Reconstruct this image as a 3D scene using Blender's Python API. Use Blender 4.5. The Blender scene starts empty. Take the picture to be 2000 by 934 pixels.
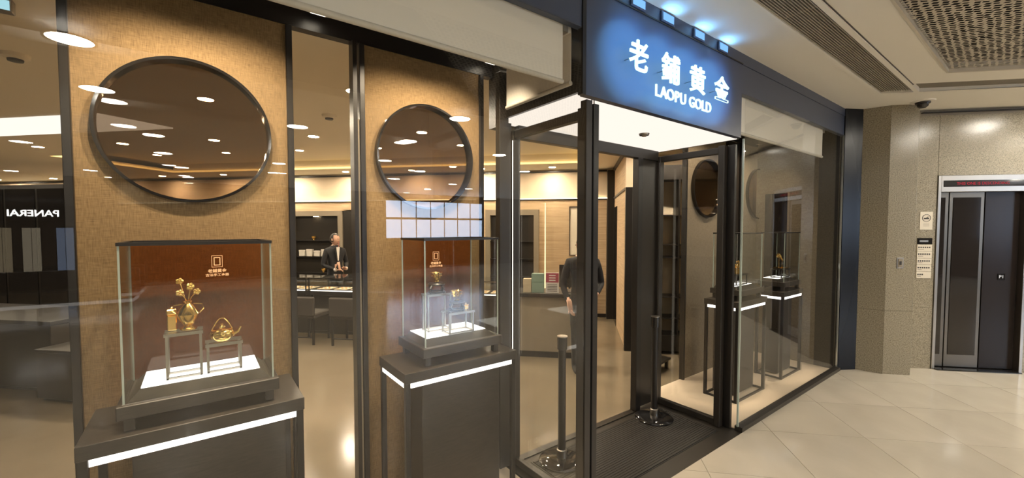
import bpy, bmesh, math, random
from mathutils import Vector, Matrix
random.seed(7)
R = math.radians
sc = bpy.context.scene
COL = sc.collection

# ------------------------------------------------------------------ camera
cd = bpy.data.cameras.new('camera'); cam = bpy.data.objects.new('camera', cd); COL.objects.link(cam)
cd.sensor_width = 36.0; cd.lens = 813.7 / 2000 * 36; cd.shift_y = 10.2 / 2000; cd.clip_start = .02
cam.location = (0, 0, 1.6); cam.rotation_euler = (R(90 - 2.253), 0, R(-36.977))
sc.camera = cam
# ------------------------------------------------------------------ world, exposure
wd = bpy.data.worlds.new('world'); sc.world = wd; wd.use_nodes = True
wd.node_tree.nodes['Background'].inputs[0].default_value = (1, .93, .85, 1)
wd.node_tree.nodes['Background'].inputs[1].default_value = .05
sc.view_settings.view_transform = 'Standard'; sc.view_settings.look = 'None'
sc.view_settings.exposure = 1.12; sc.view_settings.gamma = 1.0
sc.view_settings.use_curve_mapping = False
try:
    sc.cycles.transparent_max_bounces = 40; sc.cycles.max_bounces = 10
    sc.cycles.sample_clamp_indirect = 4.0; sc.cycles.caustics_reflective = False
except Exception: pass
WARM = (1, .80, .56); NEUT = (1, .90, .76); COOL = (.25, .52, 1.0)

# ------------------------------------------------------------------ materials
MATS = {}
def nt(m): return m.node_tree.nodes, m.node_tree.links
def pbr(name, col, rough=.5, metal=0., spec=.5, emit=None, es=0., coat=0.):
    if name in MATS: return MATS[name]
    m = bpy.data.materials.new(name); m.use_nodes = True
    b = m.node_tree.nodes['Principled BSDF']
    b.inputs['Base Color'].default_value = (*col, 1); b.inputs['Roughness'].default_value = rough
    b.inputs['Metallic'].default_value = metal; b.inputs['Specular IOR Level'].default_value = spec
    b.inputs['Coat Weight'].default_value = coat
    if emit: b.inputs['Emission Color'].default_value = (*emit, 1); b.inputs['Emission Strength'].default_value = es
    MATS[name] = m; return m
def ramp(m, fac_socket, stops):
    n, l = nt(m); r = n.new('ShaderNodeValToRGB'); l.new(fac_socket, r.inputs[0])
    e = r.color_ramp.elements
    while len(e) < len(stops): e.new(.5)
    for i, (p, c) in enumerate(stops): e[i].position = p; e[i].color = (*c, 1)
    return r.outputs[0]
def coords(m, scale=(1, 1, 1), rot=(0, 0, 0)):
    n, l = nt(m); t = n.new('ShaderNodeTexCoord'); mp = n.new('ShaderNodeMapping')
    mp.inputs['Scale'].default_value = scale; mp.inputs['Rotation'].default_value = rot
    l.new(t.outputs['Object'], mp.inputs[0]); return mp.outputs[0]
def tex(m, kind, vec, **kw):
    n, l = nt(m); t = n.new(kind); l.new(vec, t.inputs['Vector'])
    for k, v in kw.items(): t.inputs[k].default_value = v
    return t
def tobase(m, s): n, l = nt(m); l.new(s, n['Principled BSDF'].inputs['Base Color'])
def bump(m, h, strength=.2, dist=.005):
    n, l = nt(m); b = n.new('ShaderNodeBump'); b.inputs['Strength'].default_value = strength
    b.inputs['Distance'].default_value = dist; l.new(h, b.inputs['Height']); l.new(b.outputs[0], n['Principled BSDF'].inputs['Normal'])
def emit(name, col, s):
    if name in MATS: return MATS[name]
    m = bpy.data.materials.new(name); m.use_nodes = True; n, l = nt(m); n.clear()
    e = n.new('ShaderNodeEmission'); e.inputs[0].default_value = (*col, 1); e.inputs[1].default_value = s
    o = n.new('ShaderNodeOutputMaterial'); l.new(e.outputs[0], o.inputs[0]); MATS[name] = m; return m
def glass(name, tint=(1, 1, 1), base=.04, rough=0.):
    if name in MATS: return MATS[name]
    m = bpy.data.materials.new(name); m.use_nodes = True; n, l = nt(m); n.clear()
    t = n.new('ShaderNodeBsdfTransparent'); t.inputs[0].default_value = (*tint, 1)
    g = n.new('ShaderNodeBsdfGlossy'); g.inputs['Roughness'].default_value = rough
    lw = n.new('ShaderNodeLayerWeight'); lw.inputs[0].default_value = .5
    pw = n.new('ShaderNodeMath'); pw.operation = 'POWER'; pw.inputs[1].default_value = 5; l.new(lw.outputs['Facing'], pw.inputs[0])
    ma = n.new('ShaderNodeMath'); ma.operation = 'MULTIPLY_ADD'; ma.inputs[1].default_value = .7; ma.inputs[2].default_value = base
    l.new(pw.outputs[0], ma.inputs[0])
    mx = n.new('ShaderNodeMixShader'); l.new(ma.outputs[0], mx.inputs[0]); l.new(t.outputs[0], mx.inputs[1]); l.new(g.outputs[0], mx.inputs[2])
    o = n.new('ShaderNodeOutputMaterial'); l.new(mx.outputs[0], o.inputs[0]); MATS[name] = m; return m

M_black = pbr('black_metal', (.012, .010, .009), .35)
M_black2 = pbr('black_lacquer', (.012, .011, .011), .08)
M_bronze = pbr('dark_bronze', (.026, .022, .018), .38)
M_navy = pbr('navy_fascia', (.055, .070, .115), .38)
M_ped = pbr('pedestal_laminate', (.050, .041, .034), .40)
n_ = tex(M_ped, 'ShaderNodeTexNoise', coords(M_ped, (4, 40, 40)), Scale=6., Detail=4.)
tobase(M_ped, ramp(M_ped, n_.outputs['Fac'], [(.3, (.026, .022, .018)), (.7, (.046, .038, .031))]))
M_chrome = pbr('polished_steel', (.75, .72, .68), .12, 1.)
M_steel = pbr('brushed_steel', (.42, .39, .35), .3, 1.)
M_gold = pbr('polished_gold', (1., .66, .22), .17, 1.)
M_white = pbr('white_paint', (.78, .74, .68), .55)
M_blind = pbr('blind_fabric', (.88, .85, .78), .85)
w_ = tex(M_blind, 'ShaderNodeTexWave', coords(M_blind, (1, 1, 1)), Scale=160., Distortion=.6)
bump(M_blind, w_.outputs['Fac'], .12, .001)
M_intceil = pbr('interior_ceiling_paint', (.90, .81, .66), .7)
M_mallceil = pbr('mall_ceiling_paint', (.80, .76, .69), .6)
M_glass = glass('clear_glass', (.985, .985, .975), .042)
M_case = glass('case_glass', (.97, .98, .97), .035)
M_smoke = glass('smoked_glass', (.50, .43, .36), .03)
M_edge = pbr('glass_edge', (.40, .47, .42), .15, 0, .8)
M_darkglass = pbr('dark_glass', (.016, .013, .012), .05, 0, .6)
M_strip = emit('cool_light_strip', (1., .95, .88), 1.5)
M_plate = emit('light_plate', (1., .95, .86), 1.2)
M_vest = emit('vestibule_light_ceiling', (1., .90, .80), .50)
M_lamp = emit('downlight_lens', (1., .93, .80), 74.)
M_lampw = emit('warm_downlight_lens', (1., .85, .64), 330.)
M_cove = emit('amber_cove_led', (1., .66, .22), 1.3)
M_box = emit('ceiling_light_panel', (1., .93, .85), .55)
M_letter = emit('sign_letter_face', (.62, 1., .97), .75)
M_letterside = emit('sign_letter_back_led', (.16, .42, 1.), 2.5)
M_blueled = emit('blue_led', (.22, .50, 1.), .55)
M_skin = pbr('skin', (.62, .36, .25), .5)
M_suit = pbr('black_cloth', (.012, .012, .014), .8)
M_shirt = pbr('white_shirt', (.75, .70, .64), .8)
M_hair = pbr('black_hair', (.012, .009, .008), .45)
M_print = pbr('gold_print', (.75, .45, .25), .5, 0, .5, (.9, .5, .25), .25)
M_brown = pbr('brown_lacquer_backdrop', (.16, .055, .02), .4)
M_ebony = pbr('ebony_stand', (.018, .012, .010), .3)
# woven gauze: the interior shows dimly through it
M_fab = bpy.data.materials.new('woven_gauze'); M_fab.use_nodes = True
def mk_fabric(m, c0, c1, through):
    n, l = nt(m); b = n['Principled BSDF']; b.inputs['Roughness'].default_value = .85; b.inputs['Specular IOR Level'].default_value = .2
    a = tex(m, 'ShaderNodeTexNoise', coords(m, (300, 300, 25)), Scale=1., Detail=3.)
    c = tex(m, 'ShaderNodeTexNoise', coords(m, (22, 22, 420)), Scale=1., Detail=3.)
    mx = n.new('ShaderNodeMath'); mx.operation = 'ADD'; l.new(a.outputs['Fac'], mx.inputs[0]); l.new(c.outputs['Fac'], mx.inputs[1])
    hf = n.new('ShaderNodeMath'); hf.operation = 'MULTIPLY'; hf.inputs[1].default_value = .5; l.new(mx.outputs[0], hf.inputs[0])
    tobase(m, ramp(m, hf.outputs[0], [(.36, c0), (.64, c1)])); bump(m, hf.outputs[0], .25, .002)
    if through:
        t = n.new('ShaderNodeBsdfTransparent'); ms = n.new('ShaderNodeMixShader'); ms.inputs[0].default_value = through
        l.new(b.outputs[0], ms.inputs[1]); l.new(t.outputs[0], ms.inputs[2]); l.new(ms.outputs[0], n['Material Output'].inputs[0])
mk_fabric(M_fab, (.19, .125, .062), (.36, .245, .125), .15)
M_fabd = bpy.data.materials.new('taupe_wall_fabric'); M_fabd.use_nodes = True; mk_fabric(M_fabd, (.13, .105, .075), (.25, .21, .155), 0)
# granite
M_gran = pbr('speckled_granite', (.4, .33, .25), .22)
v_ = tex(M_gran, 'ShaderNodeTexNoise', coords(M_gran), Scale=95., Detail=6., Roughness=.75)
v2_ = tex(M_gran, 'ShaderNodeTexNoise', coords(M_gran), Scale=4., Detail=2.)
c_ = ramp(M_gran, v_.outputs['Fac'], [(.36, (.092, .077, .053)), (.46, (.24, .208, .15)), (.56, (.30, .262, .192)), (.68, (.43, .385, .295))])
tobase(M_gran, c_)
# polished stone floors
def stone(name, a, b, rough, sc_=1.2):
    m = pbr(name, a, rough); v = coords(m)
    t = tex(m, 'ShaderNodeTexNoise', v, Scale=sc_, Detail=6., Distortion=.8); tobase(m, ramp(m, t.outputs['Fac'], [(.3, a), (.7, b)])); return m
M_tile = stone('polished_floor_tile', (.50, .445, .36), (.60, .54, .445), .13)
M_grout = pbr('floor_grout', (.33, .285, .22), .7)
M_shopfloor = stone('shop_floor_stone', (.19, .152, .103), (.23, .186, .128), .16)
M_winfloor = stone('window_floor_stone', (.70, .58, .44), (.76, .64, .50), .35)
# wood panelling
M_wood = pbr('pale_wood_panel', (.5, .38, .24), .45)
t_ = tex(M_wood, 'ShaderNodeTexNoise', coords(M_wood, (1.2, 1.2, 34)), Scale=1.6, Detail=5., Distortion=.4)
tobase(M_wood, ramp(M_wood, t_.outputs['Fac'], [(.3, (.43, .30, .175)), (.7, (.60, .445, .28))]))
M_taupe = pbr('taupe_frame', (.26, .215, .155), .5)
M_plaster = pbr('warm_plaster', (.66, .54, .39), .7)
M_mat = pbr('entrance_mat', (.020, .017, .014), .6)
M_matl = pbr('mat_frame', (.030, .025, .020), .45)
M_darkw = pbr('dark_stained_panel', (.022, .018, .014), .35)
M_screen = pbr('dark_void', (.006, .006, .006), .9)

# ------------------------------------------------------------------ geometry helpers
class B:
    def __init__(s): s.bm = bmesh.new()
    def _m(s, vs, M): 
        if M is not None: bmesh.ops.transform(s.bm, matrix=M, verts=vs)
    def box(s, x0, x1, y0, y1, z0, z1, M=None):
        v = [s.bm.verts.new(c) for c in ((x0,y0,z0),(x1,y0,z0),(x1,y1,z0),(x0,y1,z0),(x0,y0,z1),(x1,y0,z1),(x1,y1,z1),(x0,y1,z1))]
        for f in ((3,2,1,0),(4,5,6,7),(0,1,5,4),(1,2,6,5),(2,3,7,6),(3,0,4,7)): s.bm.faces.new([v[i] for i in f])
        s._m(v, M); return s
    def tube(s, p0, p1, r0, r1=None, n=14):
        p0, p1 = Vector(p0), Vector(p1); r1 = r0 if r1 is None else r1
        q = (p1 - p0).to_track_quat('Z', 'Y').to_matrix().to_4x4(); q.translation = p0; L = (p1 - p0).length
        return s.lathe([(0, 0), (r0, 0), (r1, L), (0, L)], n, q)
    def lathe(s, prof, n=20, M=None):
        rings = []; allv = []
        for r, z in prof:
            if r < 1e-6: k = [s.bm.verts.new((0, 0, z))]
            else: k = [s.bm.verts.new((r*math.cos(2*math.pi*i/n), r*math.sin(2*math.pi*i/n), z)) for i in range(n)]
            rings.append(k); allv += k
        for a, b in zip(rings, rings[1:]):
            for i in range(n):
                j = (i+1) % n
                if len(a) == 1 and len(b) == 1: continue
                if len(a) == 1: s.bm.faces.new((a[0], b[j], b[i]))
                elif len(b) == 1: s.bm.faces.new((a[i], a[j], b[0]))
                else: s.bm.faces.new((a[i], a[j], b[j], b[i]))
        s._m(allv, M); return s
    def prism(s, pts, z0, z1, M=None):
        a = [s.bm.verts.new((x, y, z0)) for x, y in pts]; b = [s.bm.verts.new((x, y, z1)) for x, y in pts]
        s.bm.faces.new(a[::-1]); s.bm.faces.new(b); n = len(pts)
        for i in range(n): s.bm.faces.new((a[i], a[(i+1) % n], b[(i+1) % n], b[i]))
        s._m(a+b, M); return s
    def sweep(s, pts, rad, n=10):
        pts = [Vector(p) for p in pts]; rs = rad if isinstance(rad, (list, tuple)) else [rad]*len(pts); rings = []
        for i, p in enumerate(pts):
            d = (pts[min(i+1, len(pts)-1)] - pts[max(i-1, 0)]).normalized(); q = d.to_track_quat('Z', 'Y')
            rings.append([s.bm.verts.new(p + q @ Vector((rs[i]*math.cos(2*math.pi*k/n), rs[i]*math.sin(2*math.pi*k/n), 0))) for k in range(n)])
        for a, b in zip(rings, rings[1:]):
            for k in range(n): s.bm.faces.new((a[k], a[(k+1) % n], b[(k+1) % n], b[k]))
        s.bm.faces.new(rings[0][::-1]); s.bm.faces.new(rings[-1]); return s
    def ball(s, c, r, sx=1, sy=1, sz=1, n=16):
        g = bmesh.ops.create_uvsphere(s.bm, u_segments=n, v_segments=max(6, n//2), radius=r)['verts']
        bmesh.ops.transform(s.bm, matrix=Matrix.Translation(c) @ Matrix.Diagonal((sx, sy, sz, 1)), verts=g); return s
    def mesh(s, name, bevel=0, smooth=False, ngon=False):
        bmesh.ops.recalc_face_normals(s.bm, faces=s.bm.faces)
        if bevel:
            bmesh.ops.bevel(s.bm, geom=list(s.bm.edges), offset=bevel, segments=1, affect='EDGES', profile=.5)
        me = bpy.data.meshes.new(name); s.bm.to_mesh(me); s.bm.free()
        if smooth:
            for p in me.polygons: p.use_smooth = True
            try: me.set_sharp_from_angle(angle=R(40))
            except Exception: pass
        return me
    def build(s, name, mat, parent=None, bevel=0, smooth=False, rot=0, loc=(0, 0, 0)):
        return put(name, s.mesh(name, bevel, smooth), mat, parent, rot, loc)
def put(name, me, mat=None, parent=None, rot=0, loc=(0, 0, 0)):
    o = bpy.data.objects.new(name, me); COL.objects.link(o)
    if mat is not None and not me.materials: me.materials.append(mat)
    o.location = loc; o.rotation_euler = (0, 0, rot)
    if parent is not None: o.parent = parent
    return o
def tag(o, label=None, cat=None, group=None, kind=None):
    if label: o['label'] = label
    if cat: o['category'] = cat
    if group: o['group'] = group
    if kind: o['kind'] = kind
    return o
def thing(name, label, cat, loc=(0, 0, 0), rot=0, group=None):
    o = bpy.data.objects.new(name, None); COL.objects.link(o); o.empty_display_size = .1
    o.location = loc; o.rotation_euler = (0, 0, rot); return tag(o, label, cat, group)
def struct(o, label=None): o['kind'] = 'structure'; 
def S(name, b, mat, label, cat, bevel=0, rot=0, loc=(0, 0, 0), smooth=False):
    o = b.build(name, mat, None, bevel, smooth, rot, loc); return tag(o, label, cat, None, 'structure')
def copy_tree(o, parent=None):
    c = o.copy(); COL.objects.link(c); c.parent = parent
    for ch in list(o.children): copy_tree(ch, c)
    return c
TH = R(-46); UX, UY = math.cos(TH), math.sin(TH); WX, WY = -math.sin(TH), math.cos(TH)
def uw(u, w, z=0): return (u*UX + w*WX, u*UY + w*WY, z)
def text_mesh(body, size, extrude=.01, bold=0., align='CENTER'):
    cu = bpy.data.curves.new('txt', 'FONT'); cu.body = body; cu.size = size; cu.extrude = extrude; cu.offset = bold
    cu.align_x = align; cu.align_y = 'CENTER'; cu.resolution_u = 3
    o = bpy.data.objects.new('txt', cu); COL.objects.link(o)
    bpy.context.view_layer.update(); dg = bpy.context.evaluated_depsgraph_get()
    me = bpy.data.meshes.new_from_object(o.evaluated_get(dg)); bpy.data.objects.remove(o); bpy.data.curves.remove(cu)
    me.materials.clear(); return me
def letters(name, body, size, loc, rotz, mat, parent=None, extrude=.006, bold=0., sx=1.):
    me = text_mesh(body, size, extrude, bold); o = bpy.data.objects.new(name, me); COL.objects.link(o); me.materials.append(mat)
    o.location = loc; o.rotation_euler = (R(90), 0, rotz); o.scale = (sx, 1, 1)
    if parent is not None: o.parent = parent
    return o
def hole_panel(b, x0, x1, z0, z1, cx, cz, r, y0, y1, n=72):
    ang = sorted([2*math.pi*i/n for i in range(n)] + [math.atan2(z-cz, x-cx) % (2*math.pi) for x in (x0, x1) for z in (z0, z1)])
    inn, out = [], []
    for a in ang:
        c, s = math.cos(a), math.sin(a)
        t = min([((x1 if c > 0 else x0)-cx)/c if abs(c) > 1e-9 else 1e9, ((z1 if s > 0 else z0)-cz)/s if abs(s) > 1e-9 else 1e9])
        inn.append((cx+r*c, cz+r*s)); out.append((cx+t*c, cz+t*s))
    bm = b.bm; L = []
    for ring in (inn, out): L.append([[bm.verts.new((x, y, z)) for x, z in ring] for y in (y0, y1)])
    k = len(ang)
    for i in range(k):
        j = (i+1) % k; (i0, i1), (o0, o1) = L
        bm.faces.new((i0[i], i0[j], o0[j], o0[i])); bm.faces.new((i1[i], o1[i], o1[j], i1[j]))
        bm.faces.new((i0[i], i1[i], i1[j], i0[j])); bm.faces.new((o0[i], o0[j], o1[j], o1[i]))
    return b
def ring(b, cx, cz, r0, r1, y0, y1, n=72):
    bm = b.bm; v = []
    for i in range(n):
        c, s = math.cos(2*math.pi*i/n), math.sin(2*math.pi*i/n)
        v.append([bm.verts.new((cx+rr*c, yy, cz+rr*s)) for rr, yy in ((r0, y0), (r1, y0), (r1, y1), (r0, y1))])
    for i in range(n):
        a, c = v[i], v[(i+1) % n]
        for k in range(4): bm.faces.new((a[k], a[(k+1) % 4], c[(k+1) % 4], c[k]))
    return b

# ================================================================== MALL STRUCTURE
D, H = 1.5, 2.91            # storefront plane, mall ceiling height
YP = 2.222                  # back of the entrance vestibule
HI = 2.65                   # shop ceiling
YS = 2.38                   # plane of the gauze screens
ZS = 2.74                   # soffit of the window displays
fl = S('floor', B().prism([(-11, -12.2), (14, -12.2), (14, 1.5), (-11, 1.5)], -.12, -.012), M_grout, 'pale polished stone floor of the mall corridor', 'floor')
tl = .66; gme = B().box(-tl/2+.0015, tl/2-.0015, -tl/2+.0015, tl/2-.0015, -.012, 0).mesh('floor_tile'); gme.materials.append(M_tile)
def hull(px, py): return -11 < px < 12 and py < 1.5-.02
tiles = []
for i in range(-26, 26):
    for j in range(-26, 14):
        u, w = .85 + tl*(i+.5), 3.5 + tl*(j+.5); x, y, _ = uw(u, w)
        if y < D-.47 and -9 < x < 12 and y > -12 and w < 5.6: tiles.append((math.hypot(x-2.5, y-.3), x, y))
tiles.sort()
for k, (d, x, y) in enumerate(tiles[:300]): put('floor_tile', gme, None, fl, TH, (x, y, 0))
b = B()
for d, x, y in tiles[300:]:
    M = Matrix.Translation((x, y, 0)) @ Matrix.Rotation(TH, 4, 'Z'); h_ = tl/2-.0015
    b.box(-h_, h_, -h_, h_, -.012, 0, M)
tag(b.build('floor_tile_field', M_tile, fl), kind='stuff')
# cut tiles along the shop front, clipped to its line
cut = []
def clip(poly, f):
    out = []
    for i in range(len(poly)):
        p, q = poly[i], poly[(i+1) % len(poly)]; a, c = f(p), f(q)
        if a >= 0: out.append(p)
        if a*c < 0: t = a/(a-c); out.append((p[0]+(q[0]-p[0])*t, p[1]+(q[1]-p[1])*t))
    return out
for i in range(-26, 26):
    for j in range(-26, 14):
        u, w = .85 + tl*(i+.5), 3.5 + tl*(j+.5); x, y, _ = uw(u, w)
        if y >= D-.47 and y < D+.5 and -9 < x < 12:
            h_ = tl/2-.0015; po = [uw(u+a*h_, w+c*h_)[:2] for a, c in ((-1,-1),(1,-1),(1,1),(-1,1))]
            po = clip(po, lambda p: D-.03-p[1])
            if len(po) > 2: B().prism(po, -.012, 0).build('floor_tile', M_tile, fl)
# ceiling with a slot for the long grille, and the perforated field
cl = S('ceiling', B().prism([(-11, -12.2), (14, -12.2), (14, 1.56), (-11, 1.56)], H+.1, H+.25), M_mallceil, 'plain pale ceiling over the mall corridor', 'ceiling')
def cpanel(pts, mat=M_mallceil, z0=H, z1=H+.1): return B().prism(pts, z0, z1).build('ceiling_panel', mat, cl)
# edge lines: grille slot Y .88..1.15 for X<5.3 ; cross slot W 4.37..4.63 ; perforated field Y<.63, W<4.08
def yw(y, w): x = (w - y*WY)/WX; return (x, y)
cpanel([(-11, 1.15), yw(1.15, 4.63), (14, yw(1.15, 4.63)[1]), (14, 1.56), (-11, 1.56)])
cpanel([yw(1.15, 4.63), (14, 1.15), (14, -8), yw(-8, 4.63)])
cpanel([(-11, .64), yw(.64, 4.09), yw(.64, 4.37), yw(.88, 4.37), (-11, .88)])
cpanel([yw(.64, 4.37), yw(.64, 4.09), yw(-1.4, 4.09), yw(-1.4, 4.37)])
cpanel([(-11, -1.4), yw(-1.4, 4.37), yw(-8, 4.37), (14, -8), (14, -12.2), (-11, -12.2)])
cpanel([yw(.88, 4.37), yw(.885, 4.63), yw(1.15, 4.63), yw(1.15, 4.60), (5.05, 1.15), (5.05, .88)]) if 0 else None
S('trim_1', B().prism([yw(.90, 4.385), yw(-8, 4.385), yw(-8, 4.615), yw(1.13, 4.615)], H+.03, H+.05), pbr('slot_metal', (.17, .145, .115), .5), 'dark linear slot crossing the ceiling in front of the lift', 'ceiling slot')
g = thing('ceiling_grille', 'long slatted air grille set in the ceiling beside the shop sign', 'air grille', (0, 0, H))
xe0, xe1 = yw(1.12, 4.5)[0], yw(.90, 4.5)[0]
for y0, y1 in ((1.115, 1.148), (.882, .915)): B().box(-6, yw(y0, 4.6)[0]-.02, y0, y1, -.012, .03).build('frame_rail', M_mallceil, g)
for y in (1.150, .879): B().box(-6, 5.25, y-.004, y+.004, -.004, .02).build('shadow_line', M_black, g)
B().prism([(-6, .915), yw(.915, 4.56), yw(1.115, 4.56), (-6, 1.115)], .06, .07).build('backing', M_screen, g)
M_slat = pbr('grille_aluminium', (.42, .38, .32), .4, .3)
for k in range(13):
    y = .927 + k*.0148; B().box(-6, yw(y, 4.55)[0], y-.0028, y+.0028, -.006, .04).build('slat', M_slat, g)
for k in range(6):
    x = 1.4+k*.78; B().box(x-.004, x+.004, .915, 1.115, .0, .03).build('cross_bar', M_slat, g)
# perforated field: sheet with staggered slots, one mesh
pg = thing('perforated_ceiling_panel', 'perforated metal ceiling panel with scattered dark slots', 'ceiling panel', (0, 0, H+.02))
b = B(); bm = b.bm; cw, ch = .052, .030
def inside(x, y): return y < .63 and y > -1.4 and (x*WX+y*WY) < 4.07 and x > -4
for i in range(-80, 110):
    for j in range(-60, 60):
        u, w = (i + (.5 if j % 2 else 0))*cw, 3.0 + j*ch
        if not inside(*uw(u, w)[:2]): continue
        a = random.uniform(.62, .95)*cw/2; c = random.uniform(.50, .80)*ch/2; du = random.uniform(-.12, .12)*cw; dw = random.uniform(-.1, .1)*ch
        sh = random.uniform(-.25, .55)*cw/2
        o = [bm.verts.new(uw(u+sx*cw/2, w+sy*ch/2, 0)) for sx, sy in ((-1,-1),(1,-1),(1,1),(-1,1))]
        q = [bm.verts.new(uw(u+du+sx*a*.85+sy*sh*.4, w+dw+sy*c, 0)) for sx, sy in ((-1,-1),(1,-1),(1,1),(-1,1))]
        for k in range(4): bm.faces.new((o[k], o[(k+1)%4], q[(k+1)%4], q[k]))
b.build('perforated_sheet', pbr('perforated_metal', (.50, .45, .38), .45), pg)
B().prism([(-4, .64), yw(.64, 4.085), yw(-1.4, 4.085), (-4, -1.4)], .055, .06).build('backing', M_screen, pg)
B().prism([(-4, .63), yw(.63, 4.07), yw(.645, 4.09), (-4, .645)], -.03, .02).build('edge_trim', pbr('edge_paint', (.55, .5, .42), .5), pg)
B().prism([yw(.63, 4.07), yw(-1.4, 4.07), yw(-1.4, 4.09), yw(.645, 4.09)], -.03, .02).build('edge_trim', MATS['edge_paint'], pg)
t = thing('ceiling_speaker', 'round speaker disc in the perforated ceiling panel', 'speaker', (4.37, .10, H+.005))
B().lathe([(0, 0), (.05, 0), (.055, .012), (0, .012)], 24).build('disc', M_slat, t); B().lathe([(0, -.004), (.035, -.004), (.035, 0), (0, 0)], 24).build('mesh_cover', M_taupe, t)

# downlights of the mall ceiling (seen in the glass as reflections)
def downlight_proto():
    t = thing('ceiling_downlight', 'round recessed downlight', 'downlight')
    B().lathe([(.122, -.004), (.14, -.004), (.14, .004), (.122, .004), (.122, -.004)], 32).build('trim_ring', M_white, t)
    B().lathe([(0, .0), (.122, .0), (.122, .003), (0, .003)], 32).build('lens', M_lamp, t); return t
MD = [(-.68,-1.2),(2.54,-1.41),(1.06,-3.02),(2.57,-3.01),(4.36,-3.17),(-.73,-2.54),(-.47,-4.79),(2.94,-5.0),(1.35,-6.67),(-2.12,-6.59),(-.45,-6.54),
      (4.14,-6.04),(-.25,-8.57),(1.47,-8.35),(4.25,-7.85),(6.13,-8.1),(6.25,-10.07),(-1.93,-10.4),(-.17,-10.7),(7.3,-9.1),(-3.4,-11.6),(6.1,-4.6),
      (6.15,-.45),(6.75,-.62),(7.9,-1.9),(7.45,-.44),(-2.6,-.8),(-2.4,-3.4),(6.9,-2.4),(5.75,-1.25)]
pd = downlight_proto()
for k, (x, y) in enumerate(MD):
    o = pd if k == 0 else copy_tree(pd); o.location = (x, y, H-.002)
    if x > 5.6 and y > -.8: o['label'] = 'round ceiling downlight ' + ('by the dome camera in front of the lift' if y > 0 else 'to the right of the lift doors' if x < 7 else 'right of the lift, farthest from the shop'); o['group'] = 'downlights before the lift'
    else: o['label'] = 'round corridor ceiling downlight seen only as a reflection in the shop glass'; o['group'] = 'corridor downlights'

# granite pier and lift wall --------------------------------------------------
def wall_panels(name, pts, zs, thick, mat, label, cat, z1=H, side=1):
    """a run of stone panels along a polyline, split at the given heights"""
    root = None
    for (x0, y0), (x1, y1) in zip(pts, pts[1:]):
        d = Vector((x1-x0, y1-y0, 0)); L = d.length; ang = math.atan2(d.y, d.x)
        if root is None:
            root = S(name, B().box(.002, L-.002, .012, thick, 0, z1), M_grout, label, cat, 0, ang, (x0, y0, 0)); base = root
            inv = Matrix.Translation((x0, y0, 0)) @ Matrix.Rotation(ang, 4, 'Z')
        else:
            M = inv.inverted() @ Matrix.Translation((x0, y0, 0)) @ Matrix.Rotation(ang, 4, 'Z')
            o = B().box(.002, L-.002, .012, thick, 0, z1).build('panel_backing', M_grout, root); o.matrix_local = M
        for za, zb in zip(zs, zs[1:]):
            o = B().box(0.001, L-.001, 0, .012, za+.0012, zb-.0012).build('granite_panel', mat, root)
            if root is not base or (x0, y0) != pts[0]: o.matrix_local = M
    return root
C1, C2, C3 = (5.90, 1.385), (5.95, 1.16), (6.14, .97)
EW = 5.36
C4 = uw(3.76, EW)[:2]
wall_panels('wall_pier', [C1, C2, C3, C4], [0, .70, 2.10, H], .03, M_gran, 'speckled beige granite pier between the shop and the lift', 'wall')
# lift wall in U/W coordinates
for nm, lab, u0, u1, z0, z1, cols in (('wall_lift_left', 'granite clad wall strip left of the lift doors', 3.70, 3.958, 0, H, [(3.70, 3.958, [0, .70, 2.10, H-.06])]),
        ('wall_lift_header', 'granite clad wall above the lift doors', 3.96, 4.83, 2.182, H, [(3.96, 4.83, [2.182, H-.06])]),
        ('wall_lift_right', 'granite clad wall right of the lift doors', 4.832, 9.5, 0, H, [(4.832, 5.7, [0, .7, 2.1, H-.06]), (5.7, 6.6, [0, .7, 2.1, H-.06]), (6.6, 9.5, [0, .7, 2.1, H-.06])])):
    we = S(nm, B().box(u0, u1, EW+.015, EW+.2, z0, z1), M_grout, lab, 'wall', 0, TH)
    for a, c, zz in cols:
        for za, zb in zip(zz, zz[1:]): B().box(a+.001, c-.001, EW, EW+.015, za+.001, zb-.001).build('granite_panel', M_gran, we)
S('trim_2', B().box(3.78, 9.5, EW-.03, EW+.1, H-.035, H-.028), M_black, 'dark shadow gap along the top of the lift wall', 'trim', 0, TH)
lf = thing('lift_entrance', 'steel framed lift entrance with dark glass doors', 'lift doors', uw(3.96, EW), TH)
B().box(0, .03, -.012, .14, 0, 2.18).build('jamb', M_steel, lf, .002); B().box(.84, .87, -.012, .14, 0, 2.18).build('jamb', M_steel, lf, .002)
hd = B().box(.03, .84, -.012, .14, 2.0, 2.18).build('header', M_steel, lf, .002)
B().box(.05, .84, -.016, -.012, 2.055, 2.125).build('display_panel', M_darkglass, hd)
letters('display_text', 'THIS ONE IS DESCENDING', .042, (.42, -.0175, 2.088), 0, emit('red_led', (1., .08, .12), .22), hd, .0005)
for u0, u1 in ((.03, .155), (.165, .50), (.51, .84)):
    d = B().box(u0, u1, .055, .085, .02, 2.0).build('door_leaf', pbr('door_steel', (.17, .15, .125), .32, 1.) if u0 < .5 else pbr('matt_dark_glass', (.016, .012, .011), .25, 0, .2), lf, .002)
    m_ = .035
    if u0 < .5: B().box(u0+m_, u1-m_, .050, .058, .16, 1.94).build('glass_panel', M_darkglass, d)
B().box(.03, .84, -.05, .13, -.005, .012).build('sill', M_black2, lf)
pl = B().box(.655, .725, .050, .056, 1.02, 1.09).build('floor_plate', M_black2, lf)
letters('floor_number', 'P1', .05, (.69, .049, 1.055), 0, emit('pale_label', (.75, .72, .68), .5), pl, .0005)
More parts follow.
